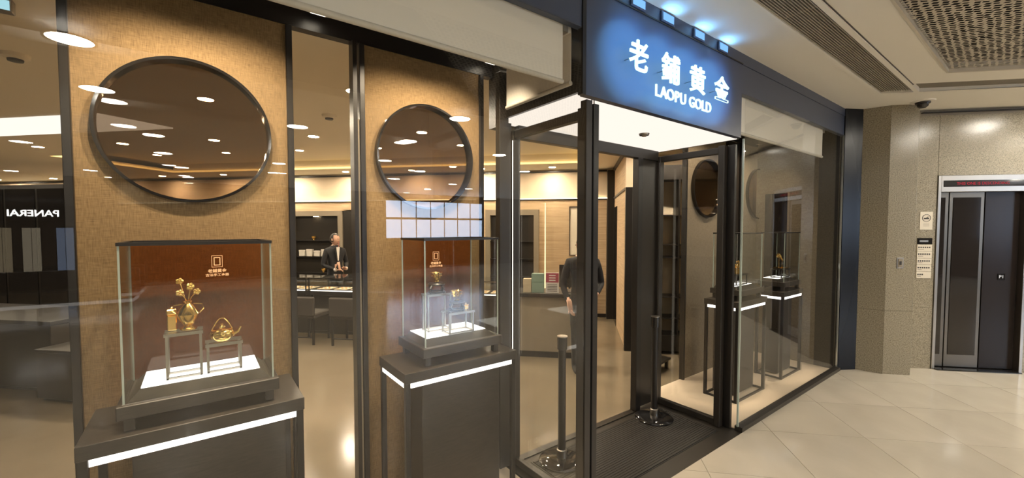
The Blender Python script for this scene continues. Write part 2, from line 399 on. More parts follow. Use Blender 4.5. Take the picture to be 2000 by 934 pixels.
# signs beside the lift
t = thing('notice_sign', 'small square notice with a ringed black symbol beside the lift', 'sign', uw(3.86, EW-.004, 1.62), TH)
M_paper = pbr('sign_paper', (.62, .56, .46), .6); M_ink = pbr('sign_ink', (.03, .028, .025), .6)
B().box(-.062, .062, 0, .004, -.04, .16).build('board', M_paper, t)
ring(B(), 0, .09, .037, .042, -.002, 0, 36).build('symbol_ring', M_ink, t); B().box(-.025, .025, -.002, 0, .077, .092).tube((.0, 0, .09), (.018, 0, .104), .004).build('symbol', M_ink, t)
for z in (.03, .015, 0): B().box(-.03, .03, -.001, 0, z, z+.004).build('text_line', pbr('grey_ink', (.25, .22, .18), .6), t)
t = thing('floor_directory', 'floor directory of stacked pale strips with a black top strip', 'sign', uw(3.855, EW-.006, 1.03), TH)
B().box(-.075, .07, 0, .006, .385, .455).build('top_strip', M_black2, t)
B().box(-.055, .03, -.001, 0, .41, .43).build('top_text', M_steel, t)
for k in range(5):
    z = k*.0765; s_ = B().box(-.075, .07, 0, .006, z+.002, z+.0745).build('directory_strip', M_paper, t)
    for q in range(6 if k else 3): B().box(-.066+q*.021, -.052+q*.021, -.001, 0, z+.036, z+.052).build('character', M_ink, s_)
    B().box(-.066, -.03+.005*k, -.001, 0, z+.02, z+.024).build('underline', M_ink, s_)
pv = Vector((C3[0]-C2[0], C3[1]-C2[1], 0)); pa = math.atan2(pv.y, pv.x); pn = Vector((math.sin(pa), -math.cos(pa), 0))
pc = Vector((C2[0], C2[1], 0)) + pv*.50 + pn*.004
t = thing('lift_call_button', 'steel lift call plate with a dark button on the granite pier', 'call button', (pc.x, pc.y, 1.22), pa)
B().box(-.034, .034, 0, .008, -.06, .06).build('plate', M_steel, t, .002); B().box(-.02, .02, -.004, 0, -.045, .045).build('recess', M_taupe, t); B().box(-.01, .01, -.008, -.004, -.02, .02).build('button', M_bronze, t, .001)
t = thing('security_camera', 'dome security camera on the corridor ceiling near the lift', 'camera', (6.02, .93, H))
B().lathe([(0, 0), (.10, 0), (.095, -.012), (0, -.012)], 32).build('mounting_plate', M_white, t); B().lathe([(.05, -.012), (.05, -.03), (.042, -.055), (.025, -.07), (0, -.075)], 28).build('dome', M_darkglass, t, 0, True)
B().lathe([(.05, -.012), (.062, -.012), (.058, -.03), (.05, -.03)], 28).build('collar', M_bronze, t, 0, True)

# far side of the corridor, behind the camera, mirrored in the glass -----------------
wb = S('wall_opposite', B().box(-11, 14, -12.4, -12.2, 0, H), M_darkw, 'dark shop fronts on the far side of the corridor', 'wall')
S('wall_corridor_end', B().box(-11.2, -11, -12.4, 1.5, 0, H), M_plaster, 'plain wall closing the corridor to the left', 'wall')
S('wall_corridor_right', B().box(14, 14.2, -12.4, -2, 0, H), M_plaster, 'plain wall closing the corridor to the right', 'wall')
sg = thing('shop_sign', 'white lettered watch shop sign, mirrored in the left glass', 'sign', (-3.2, -12.18, 1.95), R(180))
letters('sign_letters', 'PANERAI', .22, (0, -.02, 0), 0, emit('white_sign', (1, .97, .92), 9.), sg, .01, .004, 1.0)
B().box(-.9, .9, -.006, 0, -.2, .2).build('sign_board', M_black2, sg)
for k, x in enumerate((-3.72, -3.25, -2.68)):
    t = thing('shop_window', ['tall lit window left of the watch sign', 'lit doorway under the watch sign', 'tall pale blue window right of the watch sign'][k], 'window', (x, -12.18, 0), R(180))
    B().box(-.17, .17, -.02, 0, .1, 1.65).build('frame', M_black2, t)
    for q in range(2): B().box(-.15+q*.155, -.005+q*.155, -.03, -.02, .15, 1.6).build('pane', emit(['warm_window', 'warm_window2', 'blue_window'][k], [(1, .8, .5), (1, .85, .6), (.55, .7, 1)][k], [.5, .6, .6][k]), t)
t = thing('bright_shop_front', 'bright blue white shop front, mirrored above the right hand showcase', 'shop front', (7.66, -12.18, 0), R(180))
B().box(-2.2, 2.2, -.02, 0, 1.1, 2.7).build('frame', M_black2, t)
for q in range(7):
    x0 = -2.12 + q*.607
    B().box(x0, x0+.56, -.035, -.02, 1.22, 1.92).build('pane', emit('daylight_window', (.58, .74, 1.), 5.), t)
    B().box(x0, x0+.56, -.035, -.02, 2.0, 2.62).build('pane', MATS['daylight_window'], t)
sf = thing('bench_sofa', 'long dark leather bench in the corridor, mirrored in the left glass', 'bench', (-2.3, -8.3, 0), R(4))
M_leather = pbr('dark_leather', (.03, .026, .023), .4)
B().box(-1.3, 1.3, -.32, .32, .22, .44).build('seat', M_leather, sf, .03); B().box(-1.3, 1.3, -.36, -.18, .40, .78).build('backrest', M_leather, sf, .03)
B().box(-1.28, 1.28, -.28, .30, .16, .20).build('light_edge', emit('bench_edge_light', (1, .95, .9), .7), sf)
for x in (-1.1, 0, 1.1):
    for y in (-.22, .22): B().box(x-.03, x+.03, y-.03, y+.03, 0, .16).build('leg', M_steel, sf)

# ================================================================== STOREFRONT
VX0, VX1, ZV = 1.63, 3.33, 2.282
# upper fascia band and sign board
fs = S('wall_fascia', B().box(-6, 5.73, D, D+.04, 2.83, H), M_navy, 'dark navy fascia band above the shop windows', 'fascia')
B().box(-6, 1.60, D+.004, D+.04, 2.615, 2.828).build('fascia_panel', M_navy, fs); B().box(3.30, 5.73, D+.004, D+.04, 2.615, 2.828).build('fascia_panel', M_navy, fs)
B().box(1.602, 3.298, D, D+.04, ZV, 2.826).build('fascia_panel', M_navy, fs); B().box(1.575, 1.60, D-.004, D+.03, ZV, 2.826).build('corner_strip', M_black, fs)
B().box(1.60, 3.30, D-.006, D, 2.826, 2.834).build('joint_line', M_black2, fs)
wx = [(5.715, 1.49), (5.90, 1.385)]
S('wall_return', B().prism([(5.715, 1.492), (5.90, 1.383), (5.94, 1.42), (5.75, 1.56)], 0, H), pbr('black_glass_panel', (.008, .008, .009), .25, 0, .2), 'glossy black return panel between the right window and the granite pier', 'wall')
sgn = thing('illuminated_sign', 'backlit blue white shop sign with four characters and Latin letters', 'sign', (0, D, 0))
for ch_, x0, x1 in (('老', 1.95, 2.12), ('鋪', 2.26, 2.45), ('黄', 2.57, 2.76), ('金', 2.89, 3.08)):
    sx = (x1-x0)/.175
    B().box((x0+x1)/2*.963-.05, (x0+x1)/2*.963-.046, -.056, 0, 2.526, 2.530).box((x0+x1)/2*.963+.046, (x0+x1)/2*.963+.05, -.056, 0, 2.526, 2.530).build('standoff_pin', M_steel, sgn)
    letters('character', ch_, .178, ((x0+x1)/2*.963, -.060, 2.530), 0, M_letter, sgn, .005, .0022, sx)
xs = 2.187
for ch_, wd_ in zip('LAOPU GOLD', (.056, .070, .074, .066, .070, .030, .076, .074, .056, .070)):
    if ch_ != ' ':
        letters('latin_letter', ch_, .093, ((xs+wd_/2)*.963, -.060, 2.388), 0, M_letter, sgn, .004, .0012, 1.05)
    xs += wd_ + .0014
def lamp(parent, loc, rot, sx, sy, e):
    al = bpy.data.lights.new('sign_lamp', 'AREA'); al.shape = 'ELLIPSE'; al.size = sx; al.size_y = sy; al.energy = e; al.color = (.14, .48, 1.)
    ao = bpy.data.objects.new('led_light', al); COL.objects.link(ao); ao.parent = parent; ao.location = loc; ao.rotation_euler = rot
for x in (2.035, 2.355, 2.665, 2.985): lamp(sgn, (x*.97, -.055, 2.55), (R(90), 0, 0), .46, .46, .78)
lamp(sgn, (2.50, -.055, 2.42), (R(90), 0, 0), 1.0, .26, .45)
for x in (2.02, 2.31, 2.67, 2.99):
    t = thing('sign_floodlight', 'small blue white floodlight above the sign, ' + {2.02: 'nearest the left corner', 2.31: 'second from the left corner', 2.67: 'third from the left corner', 2.99: 'nearest the right window'}[x], 'light', (x, D, 2.87))
    B().box(-.07, .07, -.012, 0, -.03, .03).build('housing', M_navy, t, .003); B().box(-.055, .055, -.0135, -.012, -.022, .022).build('lens', M_blueled, t); lamp(t, (0, -.016, 0), (R(-127), 0, 0), .13, .045, .20)

# left window: glass, plinth, floor, soffit
B_ = B().box(-6, VX0-.03, D, D+.003, .045, 2.62); wl = S('window_1', B_, M_glass, 'large left shop window pane mirroring the corridor', 'window')
S('trim_3', B().box(-6, VX0, D-.03, D+.05, 0, .045), M_bronze, 'dark sill under the left window', 'sill')
S('trim_4', B().box(VX1+.03, 5.715, D-.03, D+.03, 0, .035), M_bronze, 'dark sill under the right window', 'sill')
wr = S('window_2', B().box(3.362, 5.71, D, D+.003, .035, 2.62), M_glass, 'right shop window pane', 'window')
S('window_3', B().box(3.35, 3.362, D+.0, D+.012, .035, ZV), M_edge, 'polished glass edge at the corner of the right window', 'glass edge')
S('window_4', B().box(5.700, 5.712, D-.002, D+.014, .035, 2.62), pbr('glass_corner', (.6, .62, .6), .1, .6), 'polished glass edge at the far end of the right window', 'glass edge')
S('floor_window_display', B().box(-6, VX0-.02, D+.05, YS+.02, -.1, .0), M_winfloor, 'pale floor of the left window display', 'floor')
S('floor_right_display', B().prism([(VX1+.05, D+.03), (5.70, D+.03), (5.70, YS+.02), (VX1+.05, YS+.02)], -.1, .004), M_winfloor, 'pale floor of the right window display', 'floor')
S('ceiling_window_display', B().box(-6, VX0-.02, D+.04, YS-.006, ZS, ZS+.08), M_darkw, 'dark soffit above the left window display', 'ceiling')
S('ceiling_right_display', B().box(VX1, 5.72, D+.04, YS-.006, ZS, ZS+.08), M_darkw, 'dark soffit above the right window display', 'ceiling')
S('trim_5', B().box(-6, 1.62, YS-.005, YS+.05, 2.617, 2.90).box(3.36, 5.69, YS-.005, YS+.05, 2.617, 2.90), M_black, 'black header beam along the top of the screens', 'beam')
for k, (x, l_) in enumerate(((.48, 'between the two round openings'), (1.47, 'beside the entrance bulkhead'))):
    t = thing('linear_fixture', 'white block light fitting on the soffit ' + l_, 'light fitting', (x*1.06, 2.25, ZS))
    B().box(-.045, .045, -.07, .07, -.06, 0).build('housing', M_white, t, .004); B().box(-.035, .035, -.06, .06, -.063, -.06).build('diffuser', emit('soft_fixture', (1, .88, .7), 4.0), t)

# roller blinds
def blind(name, label, x0, x1, y, z0, z1, axis='x'):
    L = abs(x1-x0); rot = 0 if axis == 'x' else R(90)
    t = thing(name, label, 'roller blind', (x0, y, z0) if axis == 'x' else (y, x0, z0), rot)
    B().box(0, L, -.0015, .0015, .022, z1-z0).build('blind_cloth', M_blind, t)
    B().lathe([(0, 0), (.012, 0), (.012, L), (0, L)], 14, Matrix.Translation((0, 0, .012)) @ Matrix.Rotation(R(90), 4, 'Y')).build('bottom_rail', pbr('rail_white', (.66, .63, .56), .4), t, 0, True)
    B().lathe([(0, 0), (.02, 0), (.02, L), (0, L)], 16, Matrix.Translation((0, .018, z1-z0-.005)) @ Matrix.Rotation(R(90), 4, 'Y')).build('roller_tube', M_white, t, 0, True)
    B().box(L, L+.03, -.01, .03, z1-z0-.035, z1-z0+.012).build('bracket', M_steel, t)
    return t
blind('roller_blind', 'cream roller blind lowered over the left window', -3.5, 1.485, D+.05, 2.325, 2.62)
blind('roller_blind', 'short cream roller blind on the left side of the entrance', 1.56, 2.12, 1.555, 2.335, 2.62, 'y')
blind('roller_blind', 'cream roller blind lowered over the right window', 3.36, 5.20, D+.05, 2.325, 2.62)

# round-opening screens
def screen(x0, x1, cx, label, mat=None, clipx=None):
    t = thing('fabric_screen', label, 'screen', (0, YS, 0)); zc = 2.03
    def fin(b, nm, m, smooth=False):
        if clipx: bmesh.ops.bisect_plane(b.bm, geom=b.bm.verts[:] + b.bm.edges[:] + b.bm.faces[:], plane_co=(clipx, 0, 0), plane_no=(1, 0, 0), clear_outer=True)
        return b.build(nm, m, t, 0, smooth)
    fin(hole_panel(B(), x0, x1, .0, 2.73, cx, zc, .313, 0, .012), 'gauze_panel', mat or M_fab)
    fin(ring(B(), cx, zc, .304, .316, -.035, .03), 'ring_frame', M_black2, True)
    fin(B().lathe([(0, 0), (.305, 0), (.305, .006), (0, .006)], 64, Matrix.Translation((cx, .01, zc)) @ Matrix.Rotation(R(90), 4, 'X')), 'smoked_disc', M_smoke)
    for x in (x0-.028, x1):
        if not clipx or x < clipx: B().box(x, x+.028, -.02, .03, 0, 2.616).build('post', M_black, t, .002)
    return t
screen(-.389, .370, -.020, 'gold gauze screen with a large round opening behind the left showcase')
screen(.757, 1.514, 1.130, 'gold gauze screen with a round opening behind the showcase near the entrance')
p_ = thing('gap_post', 'slim black post beside the round gauze screen', 'post', (.690, YS, 0))
B().box(0, .022, -.03, .04, 0, 2.616).build('post_body', M_black, p_); B().box(.022, .036, -.012, .012, .0, 2.2).build('inner_strip', M_taupe, p_)

# vestibule -------------------------------------------------------------------
S('ceiling_vestibule', B().box(VX0, VX1, D+.045, YP+.03, ZV, ZV+.03), M_vest, 'glowing white ceiling of the entrance vestibule', 'ceiling')
S('wall_bulkhead', B().box(VX0-.02, VX0, D+.04, YP+.04, ZV+.03, 2.90).box(VX0, VX1, YP+.04, YS+.05, ZV+.001, 2.90).box(VX1, VX1+.02, D+.04, YP+.04, ZV, 2.90), M_darkw, 'dark bulkhead boxing in the entrance ceiling', 'bulkhead')
t = thing('smoke_detector', 'round dark detector in the glowing entrance ceiling', 'detector', (2.60, 1.86, ZV))
B().lathe([(0, 0), (.038, 0), (.034, -.012), (0, -.014)], 28).build('body', M_steel, t, 0, True); B().lathe([(0, -.014), (.018, -.014), (.016, -.02), (0, -.021)], 20).build('sensor', M_taupe, t)
def partition(label, x, y0, y1, xr, tilt=0):
    t = thing('glazed_partition', label, 'glass partition', (x, 0, 0))
    B().box(-.03, .03, y0, y0+.05, 0, 2.245).build('post', M_bronze, t, .003)
    B().box(-.03, .03, y1-.04, y1, 0, 2.235).build('post', M_bronze, t, .003)
    B().box(-.022, .022, y0+.05, y1-.04, 2.185, 2.235).build('top_rail', M_bronze, t, .003)
    B().box(-.022, .022, y0+.05, y1-.04, 0.01, .055).build('bottom_rail', M_bronze, t, .003)
    B().box(-.005, .005, y0+.05, y1-.04, .055, 2.185).build('pane', M_glass, t)
    return t
pt = partition('glass partition on the left side of the entrance', 1.685, 1.56, 2.225, 0)
B().box(-.018, .022, 1.50, 1.555, 0, 2.25).build('corner_post', M_black, pt, .003); B().box(-.075, -.03, 1.50, 1.545, 0, 2.262).build('corner_post', M_bronze, pt, .003)
for x in (-.005, .012): B().tube((x, 1.53, 2.25), (x, 1.53, ZV+.001), .004).build('ceiling_pin', M_chrome, pt)
B().box(-.0325, -.030, 1.556, 1.559, .3, 2.16).build('light_line', M_strip, pt); B().box(-.034, -.031, 2.186, 2.189, .75, 2.17).build('light_line', M_strip, pt)
pr_ = partition('glass partition on the right side of the entrance', 3.325, 1.62, 2.225, 0)
B().box(.018, .05, 1.56, 1.62, 0, 2.25).build('corner_post', M_black, pr_, .003); B().box(-.032, -.026, 2.190, 2.198, .5, 2.18).build('chrome_edge', M_chrome, pr_)
# rear frame of the vestibule
t = thing('entrance_doorway', 'dark metal frame across the back of the entrance', 'door frame', (0, YP, 0))
B().box(1.715, 3.295, -.02, .035, 2.195, 2.281).build('head_rail', M_bronze, t, .003)
B().box(3.00, 3.065, -.025, .035, 0, 2.195).build('door_post', M_black, t, .003)
B().box(3.075, 3.29, -.005, .012, .02, 2.195).build('dark_side_panel', M_darkw, t); B().box(3.066, 3.075, -.012, .02, .02, 2.15).build('light_line', emit('dim_line', (1, .85, .65), .8), t)
B().box(1.72, 2.99, -.02, .035, 0, .004).build('threshold', M_bronze, t)
B().box(1.56, 1.655, -.02, .03, 0, 2.60).build('jamb_panel', M_bronze, t, .003)
# mat
S('floor_vestibule', B().box(VX0, VX1+.1, D-.035, YP+.04, -.1, -.004), M_matl, 'dark border of the entrance floor', 'floor')
mt = thing('entrance_mat', 'dark ribbed entrance mat on the vestibule floor', 'mat', (0, 0, -.004))
B().box(1.78, 3.24, 1.60, 2.15, 0, .003).build('mat_backing', M_matl, mt)
me_ = B().box(0, 1.44, 0, .0165, .003, .009).mesh('mat_rib'); me_.materials.append(M_mat)
for k in range(27): put('mat_rib', me_, None, mt, 0, (1.79, 1.608+k*.0198, 0))
def stanchion(x, y, label, hgt=.86):
    t = thing('barrier_post', label, 'barrier post', (x, y, .004))
    B().lathe([(0, 0), (.15, 0), (.155, .008), (.14, .018), (.04, .028), (0, .03)], 40).build('base', M_black2, t, 0, True)
    B().lathe([(.034, .026), (.034, .08), (.027, .085), (.027, .026)], 24).build('collar', M_steel, t, 0, True)
    B().lathe([(0, .03), (.026, .03), (.026, hgt), (0, hgt)], 24).build('pole', M_black, t, 0, True)
    B().lathe([(0, hgt-.002), (.034, hgt-.002), (.034, hgt-.085), (0, hgt-.085)], 24).build('belt_head', M_black2, t, 0, True)
    B().lathe([(.0, hgt-.003), (.035, hgt-.003), (.035, hgt+.004), (0, hgt+.004)], 24).build('cap', M_steel, t, 0, True); return t
stanchion(3.02, 2.03, 'black barrier post with round base at the right of the entrance')
stanchion(1.955, 2.03, 'black barrier post seen through the left entrance glass')

# ================================================================== PEDESTALS, SHOWCASES
def pedestal(x0, x1, y0, y1, zt, label):
    w, d = x1-x0, y1-y0; t = thing('display_pedestal', label, 'pedestal', (x0, y0, .002))
    B().box(0, w, 0, d, zt-.052, zt).build('top_slab', M_ped, t, .002)
    for x in (.004, w-.03):
        for y in (.004, d-.03): B().box(x, x+.026, y, y+.026, 0, zt-.052).build('leg', M_black, t, .002)
    B().box(.032, w-.032, .006, .016, zt-.078, zt-.053).build('light_strip', M_strip, t)
    B().box(.006, .016, .032, d-.032, zt-.078, zt-.053).build('light_strip', M_strip, t)
    for y in (.008, d-.026): B().box(.03, w-.03, y, y+.018, .0, .018).build('bottom_rail', M_black, t)
    for x in (.008, w-.026): B().box(x, x+.018, .03, d-.03, .0, .018).build('bottom_rail', M_black, t)
    B().box(.13, w-.06, .09, d-.03, .018, zt-.10).build('inner_cabinet', M_ped, t, .004)
    return t
def showcase(x0, x1, y0, y1, z0, zt, label, back=True, logo=True, lx=.29, lz=.57):
    w, d, hh = x1-x0, y1-y0, zt-z0; t = thing('glass_showcase', label, 'showcase', (x0, y0, z0))
    for x in (.0, w-.03):
        for y in (.0, d-.03): B().box(x, x+.03, y, y+.03, 0, .045).build('foot', M_ped, t)
    B().box(-.018, w+.018, -.018, d+.018, .045, .095).build('base_tray', M_ped, t, .003)
    b = B(); a_ = [(.012, .012), (w-.012, .012), (w-.012, d-.006), (.012, d-.006)]; c_ = [(.04, .07), (w-.04, .07), (w-.04, d-.01), (.04, d-.01)]
    v0 = [b.bm.verts.new((x, y, .095)) for x, y in a_]; v1 = [b.bm.verts.new((x, y, .122)) for x, y in c_]
    b.bm.faces.new(v0[::-1]); b.bm.faces.new(v1)
    for k in range(4): b.bm.faces.new((v0[k], v0[(k+1) % 4], v1[(k+1) % 4], v1[k]))
    b.build('sloped_plinth', M_ped, t); B().box(.042, w-.042, .072, d-.012, .122, .126).build('light_plate', M_plate, t)
    g0, g1 = .095, hh-.012
    for nm, a in (('front_pane', (0, w, 0, .005)), ('side_pane', (0, .005, .005, d)), ('side_pane', (w-.005, w, .005, d))):
        B().box(*a, g0, g1).build(nm, M_case, t)
    for x, y in ((0, 0), (w-.004, 0), (0, d-.004), (w-.004, d-.004)): B().box(x-.001, x+.005, y-.001, y+.005, g0, g1).build('glass_edge', M_edge, t)
    B().box(-.002, w+.002, -.002, .0, g0-.003, g0+.002).build('bottom_edge', M_chrome, t)
    B().box(-.004, w+.004, -.004, d+.004, g1, hh).build('lid_frame', M_black, t) if not back else None
    if back:
        B().box(.0, w, d-.003, d+.003, g0, g1).build('back_pane', glass('amber_back', (.74, .52, .36), .04), t)
        B().box(-.004, w+.004, -.004, .012, g1, hh).build('lid_frame', M_black, t); B().box(-.004, w+.004, d-.012, d+.004, g1, hh).build('lid_frame', M_black, t)
        B().box(-.004, .012, .012, d-.012, g1, hh).build('lid_frame', M_black, t); B().box(w-.012, w+.004, .012, d-.012, g1, hh).build('lid_frame', M_black, t)
        B().box(.012, w-.012, .012, d-.012, g1+.002, g1+.007).build('lid_pane', M_case, t)
    if logo:
        lg = thing('case_emblem', 'x', 'x'); lg.name = 'printed_emblem'; del lg['label']; del lg['category']; lg.parent = t; lg.location = (lx, d-.006, lz)
        b = B()
        for a, c, e in ((.020, .026, .0016), (.012, .018, .003)):
            b.box(-a, a, -.0004, 0, c-e, c).box(-a, a, -.0004, 0, -c, -c+e).box(-a, -a+e, -.0004, 0, -c, c).box(a-e, a, -.0004, 0, -c, c)
        b.build('square_mark', M_print, lg)
        letters('brand_characters', '老鋪黄金', .017, (0, -.0005, -.043), 0, M_print, lg, .0002, .0003, 1.0)
        letters('small_characters', '古法手工金器', .013, (0, -.0005, -.061), 0, M_print, lg, .0002, .0002, 1.1)
    return t
def riser(x, y, z, w, d, h, label, mat=None):
    t = thing('display_riser', label, 'display stand', (x, y, z)); m = mat or M_steel
    r = .0045
    for a in (-w/2+r, w/2-r):
        for c in (-d/2+r, d/2-r): B().box(a-r, a+r, c-r, c+r, 0, h-.01).build('leg', m, t)
    b = B()
    for c in (-d/2+r, d/2-r): b.box(-w/2, w/2, c-r*.7, c+r*.7, 0, .008)
    for a in (-w/2+r, w/2-r): b.box(a-r*.7, a+r*.7, -d/2, d/2, 0, .008)
    b.build('foot_frame', m, t)
    B().box(-w/2-.003, w/2+.003, -d/2-.003, d/2+.003, h-.012, h).build('top_plate', M_case if mat is None else mat, t)
    b = B()
    for c in (-d/2, d/2): b.box(-w/2-.004, w/2+.004, c-.004, c+.004, h-.014, h-.002)
    b.build('top_edge', m, t); return t
# -- gold pieces
def flower_vase(x, y, z, label):
    t = thing('gold_ornament', label, 'gold ornament', (x, y, z))
    B().lathe([(0, 0), (.028, 0), (.03, .006), (.016, .018), (.03, .04), (.038, .062), (.026, .088), (.012, .105), (.018, .116), (.012, .114), (0, .09)], 24).build('vase', M_gold, t, 0, True)
    for k in range(5):
        a = k*2*math.pi/5; p = Vector((.03*math.cos(a), .02*math.sin(a), .15+.022*(k % 3)))
        st = B().sweep([(0, 0, .10), (p.x*.4, p.y*.4, .13), tuple(p)], .0022, 6).build('stem', M_gold, t, 0, True)
        b = B()
        for q in range(5): e = q*2*math.pi/5; b.ball((p.x+.008*math.cos(e), p.y, p.z+.008*math.sin(e)), .006, 1, .5, 1, 8)
        b.ball(tuple(p), .0045, 1, 1, 1, 8); b.build('blossom', M_gold, t, 0, True)
    for s in (-1, 1): B().sweep([(s*.034, 0, .06), (s*.052, 0, .08), (s*.044, 0, .10), (s*.018, 0, .104)], .003, 8).build('handle', M_gold, t, 0, True)
    return t
def teapot(x, y, z, label):
    t = thing('gold_teapot', label, 'gold ornament', (x, y, z))
    b = B(); n = 40; prof = [(0, 0), (.022, 0), (.036, .012), (.042, .026), (.036, .042), (.018, .052), (0, .054)]
    b.lathe(prof, n)
    for v in b.bm.verts:
        a = math.atan2(v.co.y, v.co.x); f = 1+.06*math.cos(8*a); v.co.x *= f; v.co.y *= f
    b.build('lobed_body', M_gold, t, 0, True)
    B().lathe([(0, .052), (.012, .054), (.01, .06), (.004, .064), (.006, .07), (0, .075)], 16).build('lid_knob', M_gold, t, 0, True)
    B().sweep([(.036, 0, .02), (.056, 0, .03), (.066, 0, .05)], [.008, .006, .004], 10).build('spout', M_gold, t, 0, True)
    B().sweep([(-.036+.072*k/10, 0, .044+.05*math.sin(math.pi*k/10)) for k in range(11)], .0028, 8).build('bail_handle', M_gold, t, 0, True); return t
def bowl(x, y, z, label, s=1.):
    t = thing('gold_bowl', label, 'gold bowl', (x, y, z))
    B().lathe([(0, 0), (.014*s, 0), (.016*s, .006*s), (.012*s, .012*s), (.026*s, .03*s), (.033*s, .052*s), (.040*s, .062*s), (.037*s, .062*s), (.029*s, .05*s), (.01*s, .018*s), (0, .016*s)], 28).build('bowl_body', M_gold, t, 0, True)
    b = B()
    for k in range(10): a = k*math.pi/5; b.ball((.031*s*math.cos(a), .031*s*math.sin(a), .042*s), .004*s, 1, 1, 1, 8)
    b.build('relief_band', M_gold, t, 0, True); return t
def carved_stand(x, y, z, label, s=1.):
    t = thing('carved_stand', label, 'display stand', (x, y, z))
    B().lathe([(0, .045*s), (.036*s, .045*s), (.04*s, .04*s), (.034*s, .034*s), (0, .034*s)], 28).build('stand_top', M_ebony, t, 0, True)
    for k in range(4):
        a = k*math.pi/2+.4; c, q = math.cos(a), math.sin(a)
        B().sweep([(.030*s*c, .030*s*q, .036*s), (.042*s*c, .042*s*q, .022*s), (.034*s*c, .034*s*q, .008*s), (.044*s*c, .044*s*q, .002*s)], [.006*s, .006*s, .004*s, .005*s], 8).build('scroll_leg', M_ebony, t, 0, True)
    ring_ = B().lathe([(.03*s, 0), (.04*s, 0), (.04*s, .006*s), (.03*s, .006*s), (.03*s, 0)], 28); ring_.build('base_ring', M_ebony, t, 0, True); return t
def gold_box(x, y, z, w, d, h, label):
    t = thing('gold_box', label, 'gold box', (x, y, z)); B().box(-w/2, w/2, -d/2, d/2, 0, h*.7).build('box_body', M_gold, t, .003); B().box(-w/2-.002, w/2+.002, -d/2-.002, d/2+.002, h*.72, h).build('lid', M_gold, t, .004)
    B().ball((0, 0, h+.004), .005, n=10).build('knob', M_gold, t, 0, True); return t
def figure(x, y, z, label):
    t = thing('gold_figurine', label, 'gold figurine', (x, y, z))
    B().lathe([(0, 0), (.034, 0), (.036, .008), (.024, .018), (.02, .034), (.024, .045), (.014, .058), (.008, .062), (0, .064)], 20).build('seated_body', M_gold, t, 0, True)
    B().ball((0, 0, .075), .014, 1, 1, 1.1, 14).build('head', M_gold, t, 0, True)
    for s in (-1, 1): B().sweep([(s*.02, 0, .05), (s*.032, -.01, .032), (s*.012, -.022, .026)], .006, 8).build('arm', M_gold, t, 0, True)
    return t
def ruyi(x, y, z, label, rot=0):
    t = thing('gold_sceptre', label, 'gold ornament', (x, y, z), rot)
    B().sweep([(-.075, 0, .13), (-.055, 0, .15), (-.03, 0, .145), (0, 0, .12), (.03, 0, .095), (.055, 0, .085), (.075, 0, .078)], [.010, .016, .013, .011, .012, .014, .006], 12).build('curved_shaft', M_gold, t, 0, True)
    B().lathe([(0, 0), (.02, .0), (.026, .008), (.012, .018), (0, .02)], 18, Matrix.Translation((-.066, 0, .132)) @ Matrix.Rotation(R(60), 4, 'Y')).build('cloud_head', M_gold, t, 0, True)
    for px, ph in ((-.04, .14), (.045, .088)): B().tube((px, 0, .004), (px, 0, ph), .003).build('prop', M_gold, t)
    B().lathe([(0, 0), (.075, 0), (.08, .004), (.06, .012), (0, .014)], 24).build('stand_plate', M_gold, t, 0, True); return t

ZT = .877
pedestal(-.342, .345, 1.928, 2.295, ZT, 'dark pedestal with a light strip under the left showcase')
pedestal(.795, 1.485, 1.928, 2.295, ZT, 'dark pedestal with a light strip under the showcase near the entrance')
CZ = ZT+.004
showcase(-.226, .238, 1.975, 2.275, CZ, 1.548, 'glass showcase with brilliant gold ornaments behind the left window')
showcase(.925, 1.385, 1.975, 2.275, CZ, 1.545, 'glass showcase with two gold bowls near the entrance', True, True, .212, .55)
PZ = CZ+.127
riser(-.055, 2.12, PZ, .115, .085, .182, 'taller metal riser on the left in the left showcase')
riser(.076, 2.12, PZ, .12, .085, .120, 'lower metal riser on the right in the left showcase')
flower_vase(-.040, 2.115, PZ+.184, 'gold flower vase on the taller riser')
gold_box(-.092, 2.135, PZ+.184, .03, .03, .085, 'small gold casket beside the flower vase')
teapot(.070, 2.11, PZ+.122, 'lobed gold teapot with a bail handle')
riser(1.10, 2.19, PZ, .15, .08, .215, 'taller metal riser under the upper carved stand')
riser(1.175, 2.075, PZ, .16, .09, .122, 'lower metal riser under the second gold bowl')
carved_stand(1.10, 2.19, PZ+.217, 'carved black stand under the upper gold bowl', 1.25)
bowl(1.10, 2.19, PZ+.217+.0575, 'gold bowl on the upper carved stand', .95)
carved_stand(1.165, 2.07, PZ+.124, 'carved black stand under the lower gold bowl', 1.15)
bowl(1.165, 2.07, PZ+.124+.053, 'gold bowl on the lower carved stand', .95)
gold_box(1.232, 2.085, PZ+.124, .028, .026, .026, 'tiny gold box beside the lower gold bowl')
# right window
ZR = .925
pedestal(3.85, 4.45, 1.74, 2.06, ZR, 'dark pedestal with a light strip in the right window next to the entrance')
pedestal(4.85, 5.38, 1.74, 2.02, ZR, 'dark pedestal with a light strip at the far end of the right window')
showcase(3.95, 4.38, 1.77, 2.03, ZR+.004, 1.555, 'glass showcase with a gold figurine in the right window', False, False)
showcase(4.92, 5.33, 1.77, 2.0, ZR+.004, 1.555, 'glass showcase with a gold sceptre at the far end of the right window', False, False)
PR = ZR+.004+.127
riser(4.13, 1.90, PR, .22, .12, .105, 'low dark riser under the gold figurine', M_black)
gold_box(4.08, 1.88, PR+.107, .085, .06, .06, 'square gold casket beside the gold figurine')
figure(4.16, 1.91, PR+.107, 'seated gold figurine in the right window'); gold_box(4.225, 1.92, PR+.107, .03, .03, .11, 'slim gold casket behind the gold figurine')
riser(5.12, 1.88, PR, .22, .11, .10, 'low dark riser under the gold sceptre', M_black)
ruyi(5.12, 1.88, PR+.102, 'curved gold sceptre on a round plate in the far showcase')
